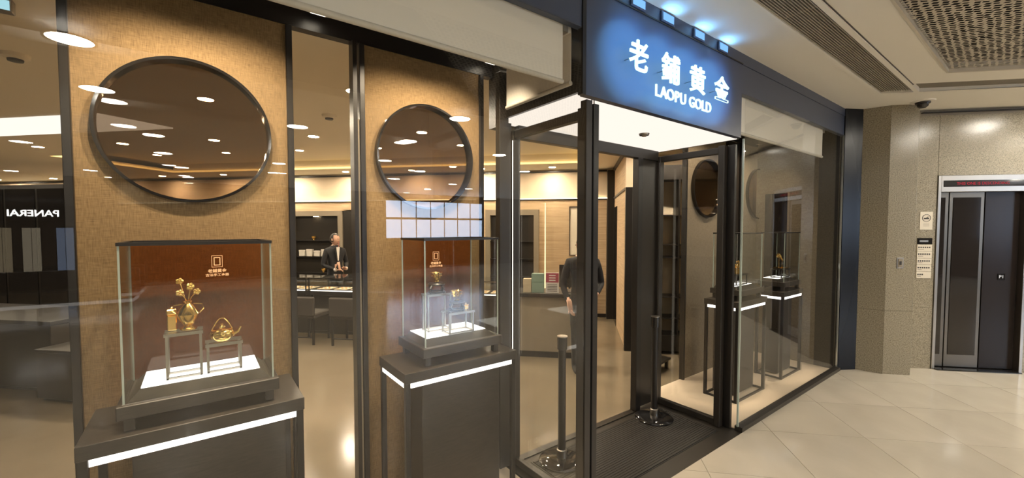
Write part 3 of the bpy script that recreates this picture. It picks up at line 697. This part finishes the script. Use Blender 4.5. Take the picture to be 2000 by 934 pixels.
screen(4.05, 4.87, 4.46, 'gauze screen with a round opening behind the right window next to the entrance', M_fabd)
screen(5.24, 6.10, 5.70, 'gauze screen with a round opening at the far end of the right window', M_fabd, 5.694)
ew = S('wall_display_end', B().box(5.70, 5.78, D+.03, YS+.05, 0, 2.90), M_fabd, 'taupe fabric wall closing the right window display', 'wall')
da = R(-90)
def onend(s0, s1, z0, z1, nm, mat, off=.004):
    o = B().box(s0, s1, -off, 0, z0, z1).build(nm, mat); o.location = (5.70, 2.40, 0); o.rotation_euler = (0, 0, da); o.parent = ew; return o
onend(.68, .868, 0, 2.735, 'black_glass_strip', M_black); onend(.12, .37, .01, 2.02, 'dark_opening', M_darkglass); onend(.37, .39, 0.01, 2.03, 'opening_trim', M_taupe, .008)
S('wall_screen_infill', B().box(4.90, 5.21, YS, YS+.02, 0.005, 2.61), M_darkw, 'dark infill between the screens of the right window', 'wall')

# spots over the displays
def spot(x, y, z, tx, ty, tz, power, ang, label, col=WARM, blend=.6):
    t = thing('display_spotlight', label, 'spotlight', (x, y, z))
    d = Vector((tx-x, ty-y, tz-z)).normalized(); q = d.to_track_quat('-Z', 'Y')
    M = Matrix.Translation((0, 0, -.035)) @ q.to_matrix().to_4x4()
    B().lathe([(0, .03), (.022, .03), (.022, -.025), (.018, -.025), (.018, -.015), (0, -.015)], 18, M).build('lamp_can', M_black, t, 0, True)
    B().tube((0, 0, 0), (0, 0, -.03), .008).build('stem', M_black, t)
    ld = bpy.data.lights.new('spot_lamp', 'SPOT'); ld.energy = power; ld.color = col; ld.spot_size = R(ang); ld.spot_blend = blend; ld.shadow_soft_size = .02
    lo = bpy.data.objects.new('lamp_light', ld); COL.objects.link(lo); lo.parent = t; lo.rotation_euler = q.to_euler(); lo.location = Vector((0, 0, -.035)) + d*.03
for k, (cx, nm) in enumerate(((0.0, 'left showcase'), (1.10, 'showcase near the entrance'), (4.15, 'right window next to the entrance'), (5.12, 'far end of the right window'))):
    yy = 1.80; g_ = 2.11 if cx < 2 else 1.90
    spot(cx-.17, yy, ZS, cx-.1, YS, 1.55, 26 if cx < 2 else 12, 100, 'black spotlight washing the screen, left of pair over the ' + nm)
    spot(cx+.17, yy, ZS, cx+.1, YS, 1.55, 26 if cx < 2 else 12, 100, 'black spotlight washing the screen, right of pair over the ' + nm)
    spot(cx, yy-.1, ZS, cx, g_, 1.15, 60, 26, 'black spotlight aimed at the gold pieces over the ' + nm)

# ================================================================== SHOP INTERIOR
S('floor_shop', B().prism([(-16, YS+.02), (1.61, YS+.02), (1.61, YP+.04), (3.38, YP+.04), (3.38, YS+.02), (8.5, YS+.02), (8.5, 20), (-16, 20)], -.1, 0), M_shopfloor, 'warm polished stone floor inside the shop', 'floor')
# shop ceiling with recessed tray (U/W frame)
TU0, TU1, TW0, TW1 = -7.65, 0.02, 5.0, 6.9
cs = S('ceiling_shop', B().prism([(-16, YS+.06), (8.5, YS+.06), (8.5, 20), (-16, 20)], HI+.16, HI+.25), M_intceil, 'warm beige ceiling inside the shop with a recessed tray', 'ceiling')
def cp(pts): return B().prism(pts, HI, HI+.06).build('ceiling_field', M_intceil, cs)
f2 = lambda u, w: uw(u, w)[:2]
ux_at = lambda w, y: (w*WY - y)/-UY if 0 else None
def uy(y, w): u = (y - w*WY)/UY; return f2(u, w)          # point at given Y and W
cp([(-16, YS+.06), uy(YS+.06, TW0), f2(-22, TW0)])
cp([f2(-22, TW0), f2(TU0, TW0), f2(TU0, TW1), f2(-22, TW1)])
cp([f2(TU1, TW0), uy(YS+.06, TW0), (8.5, YS+.06), f2(6, TW1), f2(TU1, TW1)])
cp([f2(-22, TW1), f2(6, TW1), f2(6, 9), f2(-22, 9)])
tr = thing('ceiling_tray_lighting', 'amber cove light running around the recessed ceiling tray', 'cove light', (0, 0, HI), TH)
for a in ((TU0, TU1, TW0-.005, TW0+.03), (TU0, TU1, TW1-.03, TW1+.005), (TU0-.005, TU0+.03, TW0, TW1), (TU1-.03, TU1+.005, TW0, TW1)):
    B().box(*a, .006, .030).build('led_strip', M_cove, tr)
B().box(TU1-.004, TU1, TW0, TW1, .06, .16).build('tray_side', M_intceil, tr); B().box(TU0, TU1, TW1-.004, TW1, .06, .16).build('tray_side', M_intceil, tr)
lb = [f2(-4.35, 3.22), f2(-4.2, 3.80), f2(-12, 3.80), f2(-12, 3.22)]
o = B().prism(lb, HI-.012, HI).build('ceiling_light_panel', M_box); tag(o, 'long glowing white panel on the shop ceiling at the left', 'light panel')
# back wall: wood to 2.11, ledge with light, plaster above
bw = S('wall_back', B().box(-16, .66, 7.62, 7.8, 0, HI+.2), M_plaster, 'back wall of the shop with pale wood panelling', 'wall', 0, TH)
seams = [-16, -13.5, -11, -8.5, -6.0, -3.75, -2.6, -1.30, -.58, .5]
for a, c in zip(seams, seams[1:]): B().box(a+.003, c-.003, 7.59, 7.62, 0, 2.10).build('wood_panel', M_wood, bw)
B().box(-16, .5, 7.57, 7.62, 2.105, 2.12).build('ledge', M_black, bw); B().box(-16, .5, 7.575, 7.60, 2.12, 2.135).build('ledge_light', emit('ledge_led', (1, .82, .52), 3.0), bw)
B().box(-16, .5, 7.60, 7.62, 2.60, 2.63).build('shadow_line', M_black, bw); B().box(-.60, -.585, 7.578, 7.592, 0, 2.05).build('vertical_light', emit('vert_led', (1, .75, .35), 1.6), bw)
S('wall_right', B().box(.62, .76, 5.6, 7.62, 0, HI+.2), M_wood, 'wood panelled side wall leading to the back of the shop', 'wall', 0, TH)
wr_ = S('wall_right_end', B().box(.60, .80, 5.52, 5.60, 0, 2.12), M_black, 'black end panel of the shop side wall', 'wall', 0, TH)
S('wall_right_upper', B().box(.60, .80, 5.52, 5.60, 2.12, HI+.2), M_plaster, 'pale upper end of the shop side wall', 'wall', 0, TH)
S('trim_6', B().box(.60, .62, 5.6, 7.55, 2.10, 2.13), M_black, 'dark line along the shop side wall', 'trim', 0, TH); S('trim_7', B().box(.60, .62, 5.6, 7.55, 2.58, HI), M_black, 'dark shadow line at the top of the shop side wall', 'trim', 0, TH)
S('trim_8', B().box(.50, .62, 7.42, 7.60, 0, 2.60), M_black, 'black corner pilaster at the back of the shop', 'pilaster', 0, TH); S('baseboard_back', B().box(.28, .5, 7.57, 7.59, 0, .06), M_black, 'black skirting at the back of the shop', 'skirting', 0, TH)
S('door_1', B().box(.612, .62, 6.9, 7.35, 0, 1.95), M_black2, 'dark door in the shop side wall', 'door', 0, TH)
S('wall_room_right', B().box(.8, 5.5, 6.3, 6.45, 0, HI+.2), M_plaster, 'plain beige wall behind the open shelf', 'wall', 0, TH)
S('wall_shop_left', B().prism([(-16, YP+.06), (-15.9, YP+.06), (-15.9, 20), (-16, 20)], 0, HI), M_plaster, 'far left wall of the shop', 'wall')
S('wall_screen_left', B().box(-6, -.78, YS+.06, YS+.12, 0, HI), M_darkw, 'dark partition at the left end of the window display', 'wall')

# niches in the back wall
def niche(u0, u1, label, zt=1.93):
    w = u1-u0; t = thing('display_niche', label, 'display cabinet', uw(u0, 7.46, .0), TH)
    B().box(0, .09, 0, .128, 0, zt).build('frame_side', M_taupe, t); B().box(w-.09, w, 0, .128, 0, zt).build('frame_side', M_taupe, t)
    B().box(.09, w-.09, 0, .128, zt-.10, zt).build('frame_top', M_taupe, t); B().box(.09, w-.09, .09, .128, .0, zt-.10).build('cabinet_back', M_darkw, t)
    for z in (.70, 1.02, 1.34): B().box(.09, w-.09, .005, .09, z, z+.018).build('shelf', M_black, t)
    B().box(.09, w-.09, 0, .128, 0, .10).build('plinth', M_black, t)
    return t
niche(-5.66, -4.52, 'dark display niche with shelves behind the saleswoman')
niche(-1.68, -.70, 'dark display niche with gold pieces behind the reception desk')
B().box(0, .28, 0, .12, 0, 1.93)
t = thing('dark_side_panel', 'dark panel beside the niche behind the saleswoman', 'panel', uw(-4.50, 7.48), TH)
B().box(0, .30, 0, .10, 0, 1.93).build('panel_board', M_darkw, t); B().box(.30, .42, 0, .10, 0, 2.02).build('edge_board', M_wood, t); B().box(-.02, .42, -.01, .10, 1.95, 2.05).build('top_board', M_wood, t)
M_pack = pbr('pale_packaging', (.62, .58, .52), .6)
k = 0
for u, z, w, h_, m, nm, lab in [(-5.40, 1.04, .12, .12, M_pack, 'gift_box', 'pale gift box on the niche shelf, leftmost in its row'), (-5.24, 1.04, .12, .14, M_pack, 'gift_box', 'pale gift box on the niche shelf, second in its row'),
        (-5.08, 1.04, .12, .11, M_pack, 'gift_box', 'pale gift box on the niche shelf, third in its row'), (-4.92, 1.04, .12, .14, M_pack, 'gift_box', 'pale gift box on the niche shelf, fourth in its row'), (-4.76, 1.04, .10, .12, M_pack, 'gift_box', 'pale gift box on the niche shelf, nearest the saleswoman')]:
    o = thing(nm, lab, 'box', uw(u, 7.505, z), TH, 'boxes on the niche shelf'); B().box(-w/2, w/2, -.03, .03, 0, h_*.75).build('box_body', m, o, .003); B().box(-w/2-.003, w/2+.003, -.033, .033, h_*.75, h_).build('lid', m, o, .003)
for u, z, lab in ((-5.15, 1.36, 'gold bowl high in the niche behind the saleswoman'), (-4.95, .72, 'gold bowl low in the niche behind the saleswoman'), (-1.3, 1.36, 'gold bowl on the top shelf of the right niche'), (-1.2, 1.04, 'gold bowl on the middle shelf of the right niche'), (-1.35, .72, 'gold bowl on the lower shelf of the right niche')):
    p = uw(u, 7.505, z); bowl(p[0], p[1], z, lab, 1.2)
def nlight(u, w, z, e, label, size=.12):
    t = thing('niche_downlight', label, 'downlight', uw(u, w, z), TH); B().box(-.06, .06, -.02, .02, -.008, 0).build('housing', M_black, t); B().box(-.05, .05, -.014, .014, -.010, -.008).build('lens', emit('niche_lens', (1, .8, .5), e), t)
nlight(-5.1, 7.51, 1.83, 22, 'small light in the top of the niche behind the saleswoman'); nlight(-1.2, 7.51, 1.83, 22, 'small light in the top of the niche behind the desk')
# framed print
t = thing('framed_print', 'tall white print in a slim black frame on the wood wall', 'picture', uw(-.16, 7.585, 1.10), TH)
for a in ((0, .012, 0, .88), (.40, .412, 0, .88), (.012, .40, 0, .012), (.012, .40, .868, .88)): B().box(a[0], a[1], -.03, 0, a[2], a[3]).build('frame_bar', M_black, t)
B().box(.012, .40, -.012, 0, .012, .868).build('paper', pbr('print_paper', (.75, .68, .56), .7), t); B().box(.11, .18, -.014, -.012, .18, .2).tube((.14, -.013, .2), (.15, -.013, .23), .004).build('ink_motif', M_ink, t)
t = thing('table_lamp', 'small lit table lamp under the framed print', 'lamp', uw(.02, 7.36, .78), TH)
B().lathe([(0, 0), (.05, 0), (.05, .01), (.012, .02), (.012, .12), (0, .12)], 20).build('base', M_bronze, t, 0, True); B().lathe([(.06, .12), (.045, .22), (.043, .22), (.058, .12)], 24).build('shade', emit('lamp_shade', (1, .75, .45), 3.), t, 0, True)
t = thing('side_table', 'dark side table carrying the small table lamp', 'table', uw(.02, 7.36, 0), TH)
B().box(-.2, .2, -.15, .15, .75, .78).build('top', M_darkw, t); 
for a in (-.18, .15):
    for c in (-.13, .10): B().box(a, a+.03, c, c+.03, 0, .75).build('leg', M_darkw, t)

# jewellery counters in a row
def counter(u0, u1, w0, w1, label):
    L, d = u1-u0, w1-w0; t = thing('jewellery_counter', label, 'counter', uw(u0, w0), TH)
    B().box(.0, L, .10, d, .0, .60).build('body', M_darkw, t, .004); B().box(0, L, 0, d, .60, .66).build('case_base', M_black, t, .003)
    B().box(.02, L-.02, .02, .03, .655, .672).build('light_line', M_strip, t)
    for a in ((0, L, 0, .006), (0, L, d-.006, d)): B().box(*a, .66, .85).build('glass_pane', M_case, t)
    for a in ((0, .006, .006, d-.006), (L-.006, L, .006, d-.006)): B().box(*a, .66, .85).build('glass_pane', M_case, t)
    B().box(-.002, L+.002, -.002, d+.002, .85, .858).build('top_pane', M_case, t)
    for x in (0, L-.014): B().box(x, x+.014, -.003, .011, .66, .85).build('corner_post', M_black, t)
    B().box(0, L, -.004, .0, .845, .86).build('top_edge', M_chrome, t)
    n = max(2, int(L/.24))
    for k in range(n):
        p = thing('jewellery_tray', '', 'tray', uw(u0+L*(k+.5)/n, w0+d*.5, .662), TH, 'trays in the counters'); p['label'] = 'cream tray of gold rings, ' + ['first', 'second', 'third', 'fourth', 'fifth', 'sixth', 'seventh', 'eighth', 'ninth'][k] + ' from the left in the ' + label.split(' glass')[0] + ' jewellery counter'
        B().box(-.10, .10, -.12, .12, 0, .012).build('tray_base', pbr('tray_velvet', (.68, .54, .40), .8), p, .003)
        for q in range(6): B().lathe([(.012, 0), (.016, 0), (.016, .005), (.012, .005), (.012, 0)], 12, Matrix.Translation((-.065+.065*(q % 3), -.05+.1*(q//3), .013))).build('gold_ring', M_gold, p, 0, True)
    return t
counter(-6.1, -4.0, 5.62, 6.15, 'left glass topped jewellery counter in front of the saleswoman')
counter(-3.96, -2.3, 5.62, 6.15, 'right glass topped jewellery counter in front of the saleswoman')
counter(-2.26, -1.0, 5.62, 6.15, 'short glass topped jewellery counter near the reception desk')
def chair(u, w, rot, label):
    t = thing('counter_chair', label, 'chair', uw(u, w), TH+rot, 'chairs along the jewellery counter')
    M = pbr('chair_fabric', (.035, .028, .023), .8)
    B().box(-.19, .19, -.19, .19, .36, .43).build('seat', M, t, .015); B().box(-.19, .19, -.22, -.17, .40, .66).build('backrest', M, t, .015)
    for x in (-.17, .145):
        for y in (-.19, .165): B().box(x, x+.025, y, y+.025, 0, .37).build('leg', M_black, t)
    for y in (-.185, .168): B().box(-.15, .15, y, y+.015, .09, .105).build('stretcher', M_black, t)
    return t
chair(-4.35, 5.32, .0, 'dark counter chair at the left end of the jewellery counter'); chair(-3.72, 5.32, 0, 'dark counter chair in the middle of the jewellery counter'); chair(-3.12, 5.32, 0, 'dark counter chair at the right end of the jewellery counter')

# reception desk
t = thing('reception_desk', 'dark topped reception desk behind the left entrance glass', 'desk', uw(-.86, 5.05), TH)
B().box(0, .90, -.02, .45, .755, .80).build('desk_top', M_black, t, .003); B().box(.03, .87, .02, .05, .08, .755).build('front_panel', M_taupe, t); B().box(.0, .05, .0, .43, 0, .755).build('side_panel', M_darkw, t); B().box(.85, .90, .0, .43, 0, .755).build('side_panel', M_darkw, t)
B().box(.05, .85, .04, .06, 0, .08).build('kick_plate', M_black, t)
for u, w_, hh, c, lab in ((-.62, .10, .17, (.50, .42, .30), 'beige carton on the reception desk'), (-.49, .15, .235, (.20, .29, .24), 'green gift carton on the reception desk')):
    o = thing('gift_carton', lab, 'box', uw(u, 5.14, .80), TH); B().box(-w_/2, w_/2, -.04, .04, 0, hh*.55).build('carton_body', pbr('carton'+str(u), c, .6), o, .002); B().box(-w_/2-.002, w_/2+.002, -.042, .042, hh*.55, hh).build('carton_lid', MATS['carton'+str(u)], o, .002)
o = thing('counter_notice', 'red and white printed notice standing on the reception desk', 'sign', uw(-.31, 5.11, .80), TH)
B().box(-.08, .08, -.008, .008, 0, .25).build('board', pbr('notice_white', (.7, .66, .62), .6), o); B().box(-.078, .078, -.010, -.008, .13, .245).build('red_header', pbr('notice_red', (.35, .06, .09), .6), o)
for q in range(5): B().box(-.06, .06, -.010, -.008, .02+q*.02, .026+q*.02).build('print_line', M_ink, o)
for q in range(3): B().box(-.04, .04, -.012, -.010, .15+q*.03, .163+q*.03).build('header_line', MATS['notice_white'], o)
o = thing('desk_monitor', 'back of a dark computer monitor on the reception desk', 'monitor', uw(-.06, 5.22, .80), TH)
B().box(-.17, .17, -.015, .015, .06, .34).build('display', M_darkw, o, .004); B().box(-.02, .02, -.01, .02, 0, .1).build('neck', M_black, o); B().box(-.08, .08, -.06, .06, 0, .01).build('foot', M_black, o)

# open shelf seen through the right entrance glass
t = thing('lattice_shelf', 'tall black lattice shelf with a pale back beyond the entrance', 'shelf', uw(.96, 5.45), TH)
B().box(0, .85, 0, .3, 2.2, 2.38).build('top_panel', M_black, t); B().box(0, .85, 0, .3, .04, .24).build('base_drawer', M_black, t)
for x in (0, .05, .27, .83): B().box(x, x+.02, 0, .3 if x != .05 else .02, .24, 2.2).build('upright', M_black, t)
for z in (.45, .72, 1.22, 1.38, 1.75): B().box(.02, .83, .0, .3, z, z+.012).build('shelf_bar', M_black, t)
B().box(.02, .83, .285, .295, .24, 2.2).build('back_panel', pbr('pale_shelf_back', (.82, .70, .52), .6), t)
t = thing('low_tray_table', 'low wooden tray table holding small bottles', 'table', (4.03, 2.75, 0), R(10))
B().box(-.22, .22, -.13, .13, .10, .125).build('top', M_darkw, t, .003)
for a in (-.2, .17):
    for c in (-.11, .08): B().box(a, a+.03, c, c+.03, 0, .10).build('leg', M_darkw, t)
for k, (x, y) in enumerate(((-.10, -.04), (-.03, -.05), (.04, -.03), (-.06, .03), (.02, .04))):
    o = thing('small_bottle', 'small pewter bottle, ' + ['leftmost in the front row on the low table', 'middle of the front row on the low table', 'rightmost in the front row on the low table', 'left one at the back of the low table', 'right one at the back of the low table'][k], 'bottle', (4.03+x, 2.75+y, .125))
    B().lathe([(0, 0), (.028, 0), (.03, .06), (.024, .085), (.011, .1), (.011, .125), (0, .125)], 18).build('bottle_body', pbr('pewter', (.35, .35, .33), .35, .6), o, 0, True); B().lathe([(0, .125), (.014, .125), (.014, .145), (0, .147)], 14).build('stopper', M_bronze, o, 0, True)

# left part of the shop
dw_ = S('wall_dark_cabinets', B().box(-11.5, -7.9, 5.9, 6.1, 0, 2.35), M_darkw, 'dark panelled cabinet wall deep in the left of the shop', 'wall', 0, TH)
for k in range(5):
    o = B().box(-11.4+k*.70, -10.76+k*.70, 5.885, 5.90, .08, 2.28).build('cabinet_door', M_black2, dw_)
t = thing('low_display_counter', 'long low dark counter at the left of the shop', 'counter', uw(-7.2, 3.22), TH)
B().box(0, 2.2, 0, .7, .04, .66).build('body', M_darkw, t, .005); B().box(-.01, 2.21, -.01, .71, .66, .70).build('top', M_black, t, .003); B().box(.05, 2.15, .03, .67, 0, .04).build('plinth', M_black, t)
t = thing('low_dark_block', 'low dark block table beside the left gauze screen', 'table', uw(-4.92, 3.05), TH)
B().box(0, .9, 0, .45, 0.03, .46).build('body', M_ped, t, .005); B().box(-.006, .906, -.006, .456, .46, .485).build('top', M_ped, t, .003); B().box(.03, .87, .03, .42, 0, .03).build('plinth', M_black, t)
t = thing('blue_reflection_box', 'pale blue glowing box imitating a reflection at the top left', 'sign', (-.78, 2.95, HI-.035), R(0))  # glowing box added in place of a pale blue reflection
B().box(-.16, .12, 0, .05, -.022, .03).build('housing', M_steel, t, .003); B().box(-.15, .112, -.003, 0, -.017, .026).build('lit_face', emit('pale_blue_face', (.45, .8, .9), .45), t); B().box(-.16, .12, .0, .05, .03, .035).build('mounting_plate', M_steel, t)
# detectors and downlights on the shop ceiling
for x, y, lab in ((-.86, 3.86, 'round smoke detector on the shop ceiling at the far left'), (1.00, 4.16, 'round smoke detector on the shop ceiling between the screens')):
    t = thing('smoke_detector', lab, 'detector', (x, y, HI)); B().lathe([(0, 0), (.065, 0), (.06, -.02), (.03, -.032), (0, -.034)], 28).build('body', M_intceil, t, 0, True); B().lathe([(.03, -.031), (.036, -.03), (.034, -.042), (0, -.044)], 20).build('sensor', M_bronze, t)
sd = thing('shop_downlight', 'small warm downlight in the shop ceiling', 'downlight', (0, 0, 0), 0, 'shop ceiling downlights')
B().lathe([(.055, -.003), (.068, -.003), (.068, .004), (.055, .004), (.055, -.003)], 24).build('trim_ring', M_intceil, sd); B().lathe([(0, 0), (.055, 0), (.055, .003), (0, .003)], 24).build('lens', M_lampw, sd)
n_dl = 0
for u in [-12.5, -11, -9.6, -8.3, -6.9, -5.6, -4.3, -3.0, -1.7, -.45]:
    for w, z in ((3.0, HI), (4.4, HI), (5.95, HI+.16), (7.25, HI)):
        x, y, _ = uw(u, w)
        if y < YP+.35 or (w == 5.95 and (u < -7.5 or u > -.2)) or (w == 3.0 and u < -4.2): continue
        o = sd if n_dl == 0 else copy_tree(sd); n_dl += 1; o.location = (x, y, z-.004)
for x, y in ((4.42, 2.75), (5.4, 3.9), (4.9, 2.62)):  # extra downlights added to brighten the lattice shelf and its room
    o = copy_tree(sd); o.location = (x, y, HI-.004)

# ================================================================== PEOPLE
def person(name, label, loc, rot, s, joints, edges, radii, mats, head_c, head_rot, hands, zcut, extras):
    """one continuous clothed figure grown from a joint skeleton; head and fingers are part of the same mesh"""
    root = thing(name, label, 'person', loc, rot)
    names = list(joints); idx = {k: i for i, k in enumerate(names)}
    me = bpy.data.meshes.new('body_skeleton'); me.from_pydata([Vector(joints[k])*s for k in names], [(idx[a], idx[c]) for a, c in edges], [])
    o = bpy.data.objects.new('body_tmp', me); COL.objects.link(o); md = o.modifiers.new('Skin', 'SKIN'); md.use_smooth_shade = True
    for k in names:
        sv = me.skin_vertices[0].data[idx[k]]; r = radii[k]; sv.radius = ((r[0]*s, r[1]*s) if isinstance(r, tuple) else (r*s, r*s)); sv.use_root = (k == 'pelvis')
    o.modifiers.new('Sub', 'SUBSURF').levels = 2; o.modifiers['Sub'].render_levels = 2
    bpy.context.view_layer.update(); dg = bpy.context.evaluated_depsgraph_get(); body = bpy.data.meshes.new_from_object(o.evaluated_get(dg))
    bpy.data.objects.remove(o)
    bm = bmesh.new(); bm.from_mesh(body); bm.faces.ensure_lookup_table()
    for f in bm.faces: f.material_index = 0
    H_ = Vector(head_c)*s; hr = Matrix.Rotation(head_rot, 4, 'Z')
    g = bmesh.ops.create_uvsphere(bm, u_segments=28, v_segments=20, radius=1.)['verts']
    for v in g:
        x, y, z = v.co                                             # face looks along -Y
        sx_, sy_, sz_ = .073, .092, .112
        if z < 0: sx_ *= 1-.28*min(1, -z); sy_ *= 1-.12*min(1, -z)
        p = Vector((x*sx_, y*sy_, z*sz_))
        if y < -.3:
            nose = math.exp(-((x/.16)**2 + ((z+.12)/.2)**2)); p.y -= .018*nose
            for ex in (-.42, .42): p.y += .009*math.exp(-(((x-ex)/.17)**2 + ((z-.08)/.13)**2))
            p.y += .004*math.exp(-((x/.3)**2 + ((z+.47)/.05)**2)); p.y -= .006*math.exp(-((x/.25)**2 + ((z+.8)/.18)**2))
        v.co = (hr @ p)*s + H_
    fs_ = {f for v in g for f in v.link_faces}
    for f in fs_: f.material_index = 1; f.smooth = True
    for sx2 in (-1, 1):
        e = bmesh.ops.create_uvsphere(bm, u_segments=10, v_segments=8, radius=.5)['verts']
        for v in e: v.co = (hr @ (Vector((v.co.x*.022, v.co.y*.036, v.co.z*.062)) + Vector((sx2*.073, .008, -.004))))*s + H_
        for v in e:
            for f in v.link_faces: f.material_index = 1; f.smooth = True
    for kx, ky, kz, rx, ry, rz, mi in ((-.030, -.083, .010, .011, .006, .006, 2), (.030, -.083, .010, .011, .006, .006, 2), (-.030, -.088, .028, .014, .005, .0028, 2), (.030, -.088, .028, .014, .005, .0028, 2), (0, -.086, -.050, .017, .007, .006, 3)):
        e = bmesh.ops.create_uvsphere(bm, u_segments=10, v_segments=6, radius=1.)['verts']
        for v in e: v.co = (hr @ Vector((v.co.x*rx+kx, v.co.y*ry+ky, v.co.z*rz+kz)))*s + H_
        for v in e:
            for f in v.link_faces: f.material_index = mi; f.smooth = True
    for (wp, dirv, up, curl) in hands:                               # palm, four fingers and a thumb
        wp = Vector(wp); f_ = Vector(dirv).normalized(); n_ = Vector(up).normalized(); sd_ = f_.cross(n_).normalized()
        b2 = B(); b2.bm.free(); b2.bm = bmesh.new()
        b2.sweep([wp - f_*.02, wp + f_*.02, wp + f_*.055, wp + f_*.08], [.021, .026, .030, .024], 10)
        for k, (off, L) in enumerate(((-.024, .062), (-.008, .072), (.008, .068), (.024, .054))):
            p = wp + f_*.072 + sd_*off; pts = [p - f_*.02, p]; d = f_.copy()
            for q in range(3): d = (Matrix.Rotation(curl, 3, sd_) @ d); pts.append(pts[-1] + d*L/3)
            b2.sweep(pts, [.0085, .0085, .008, .0075, .006], 8)
        p = wp + f_*.02 + sd_*-.022; b2.sweep([p, p + (f_*.5 - sd_)*.022 , p + (f_*.9 - sd_*.9 - n_*.2)*.034, p + (f_*1.3 - sd_*.7 - n_*.4)*.042], [.011, .010, .009, .007], 8)
        t_ = bpy.data.meshes.new('h'); b2.bm.to_mesh(t_); b2.bm.free(); k0 = len(bm.faces); v0 = len(bm.verts); bm.from_mesh(t_); bm.faces.ensure_lookup_table(); bm.verts.ensure_lookup_table()
        for v in bm.verts[v0:]: v.co = v.co*s
        for f in bm.faces[k0:]: f.material_index = 1; f.smooth = True
    for f in bm.faces:
        c = f.calc_center_median()/s
        if f.material_index == 0 and c.z > zcut[0] and abs(c.x) < .09: f.material_index = 1
        f.smooth = True
    body.materials.clear()
    for m in mats + [M_hair, pbr('lips', (.42, .12, .10), .5)]: body.materials.append(m)
    bmesh.ops.recalc_face_normals(bm, faces=bm.faces); bm.to_mesh(body); bm.free()
    put('body', body, None, root)
    # hair cap
    b = B(); g = bmesh.ops.create_uvsphere(b.bm, u_segments=28, v_segments=20, radius=1.)['verts']
    for v in list(g):
        x, y, z = v.co
        if (y < -.25 and z < .50 + .25*abs(x)) or z < -.55: b.bm.verts.remove(v); continue
        v.co = (hr @ Vector((x*.080, y*.100+.004, z*.119+.002)))*s + H_
    b.build('hair', M_hair, root, 0, True)
    for k, (nm, bb, m) in enumerate(extras): bb.build(nm, m, root, 0, True)
    return root
RAD = dict(pelvis=(.155, .105), waist=(.125, .09), chest=(.155, .10), neck0=(.075, .06), neck=.05, hl=.085, kl=.055, al=.04, tl=.035, hr=.085, kr=.055, ar=.04, tr=.035,
           sl=.062, el=.044, wl=.029, sr=.062, er=.044, wr=.029)
ED = [('pelvis','waist'),('waist','chest'),('chest','neck0'),('neck0','neck'),('pelvis','hl'),('hl','kl'),('kl','al'),('al','tl'),('pelvis','hr'),('hr','kr'),('kr','ar'),('ar','tr'),
      ('chest','sl'),('sl','el'),('el','wl'),('chest','sr'),('sr','er'),('er','wr')]
J = dict(pelvis=(0,0,.92), waist=(0,0,1.08), chest=(0,0,1.28), neck0=(0,0,1.40), neck=(0,-.005,1.47), hl=(-.09,0,.84), kl=(-.09,-.01,.48), al=(-.09,.01,.07), tl=(-.09,-.13,.035),
         hr=(.09,0,.84), kr=(.09,-.01,.48), ar=(.09,.01,.07), tr=(.09,-.13,.035))
J1 = dict(J, sl=(-.175,0,1.35), el=(-.235,.02,1.08), wl=(-.11,-.19,1.0), sr=(.175,0,1.35), er=(.24,.0,1.09), wr=(.10,-.22,1.01))
px, py, _ = uw(-4.15, 6.62)
hands1 = [((-.10,-.205,1.0), (.8,-.55,.0), (.1,.1,-1), .35), ((.09,-.235,1.01), (-.7,-.6,.05), (.1,.1,-1), -.35)]
b1 = B().prism([(-.035, 0), (.035, 0), (.012, -.26), (-.012, -.26)], 0, .012, Matrix.Translation((0, -.102, 1.42)) @ Matrix.Rotation(R(90), 4, 'X') @ Matrix.Rotation(0, 4, 'Z'))
lap = B()
for s_ in (-1, 1): lap.prism([(s_*.04, 0), (s_*.075, -.02), (s_*.03, -.27), (s_*.012, -.27)], 0, .014, Matrix.Translation((0, -.106, 1.42)) @ Matrix.Rotation(R(90), 4, 'X'))
cuf = B()
for a in (((-.117,-.178,1.0), (-.100,-.205,1.0)), ((.107,-.205,1.01), (.090,-.232,1.01))): cuf.tube(a[0], a[1], .034)
SS = .895
for bb in (b1, lap, cuf): bmesh.ops.scale(bb.bm, vec=(SS, SS, SS), verts=bb.bm.verts)
person('person', 'person in a black suit and white shirt with joined hands behind the counter', (px, py, 0), R(16), SS, J1, ED, RAD, [M_suit, M_skin], (0, -.012, 1.565), R(24), hands1, (1.452,), [('shirt_front', b1, M_shirt), ('lapels', lap, M_suit), ('cuffs', cuf, M_shirt)])
J2 = dict(J, sl=(-.175,0,1.35), el=(-.235,.04,1.07), wl=(-.20,-.13,.87), sr=(.175,0,1.35), er=(.26,.06,1.08), wr=(.14,-.12,.98))
px, py, _ = uw(.05, 4.62)
person('person', 'person in black clothes standing behind the entrance post', (px, py, 0), R(-30), .905, J2, ED, RAD, [M_suit, M_skin], (0, -.012, 1.565), R(0), [((-.197,-.145,.855), (.05,-.6,-.8), (1,0,0), .3), ((.13,-.135,.985), (-.9,-.3,.1), (0,-1,.2), .3)], (1.425,), [])
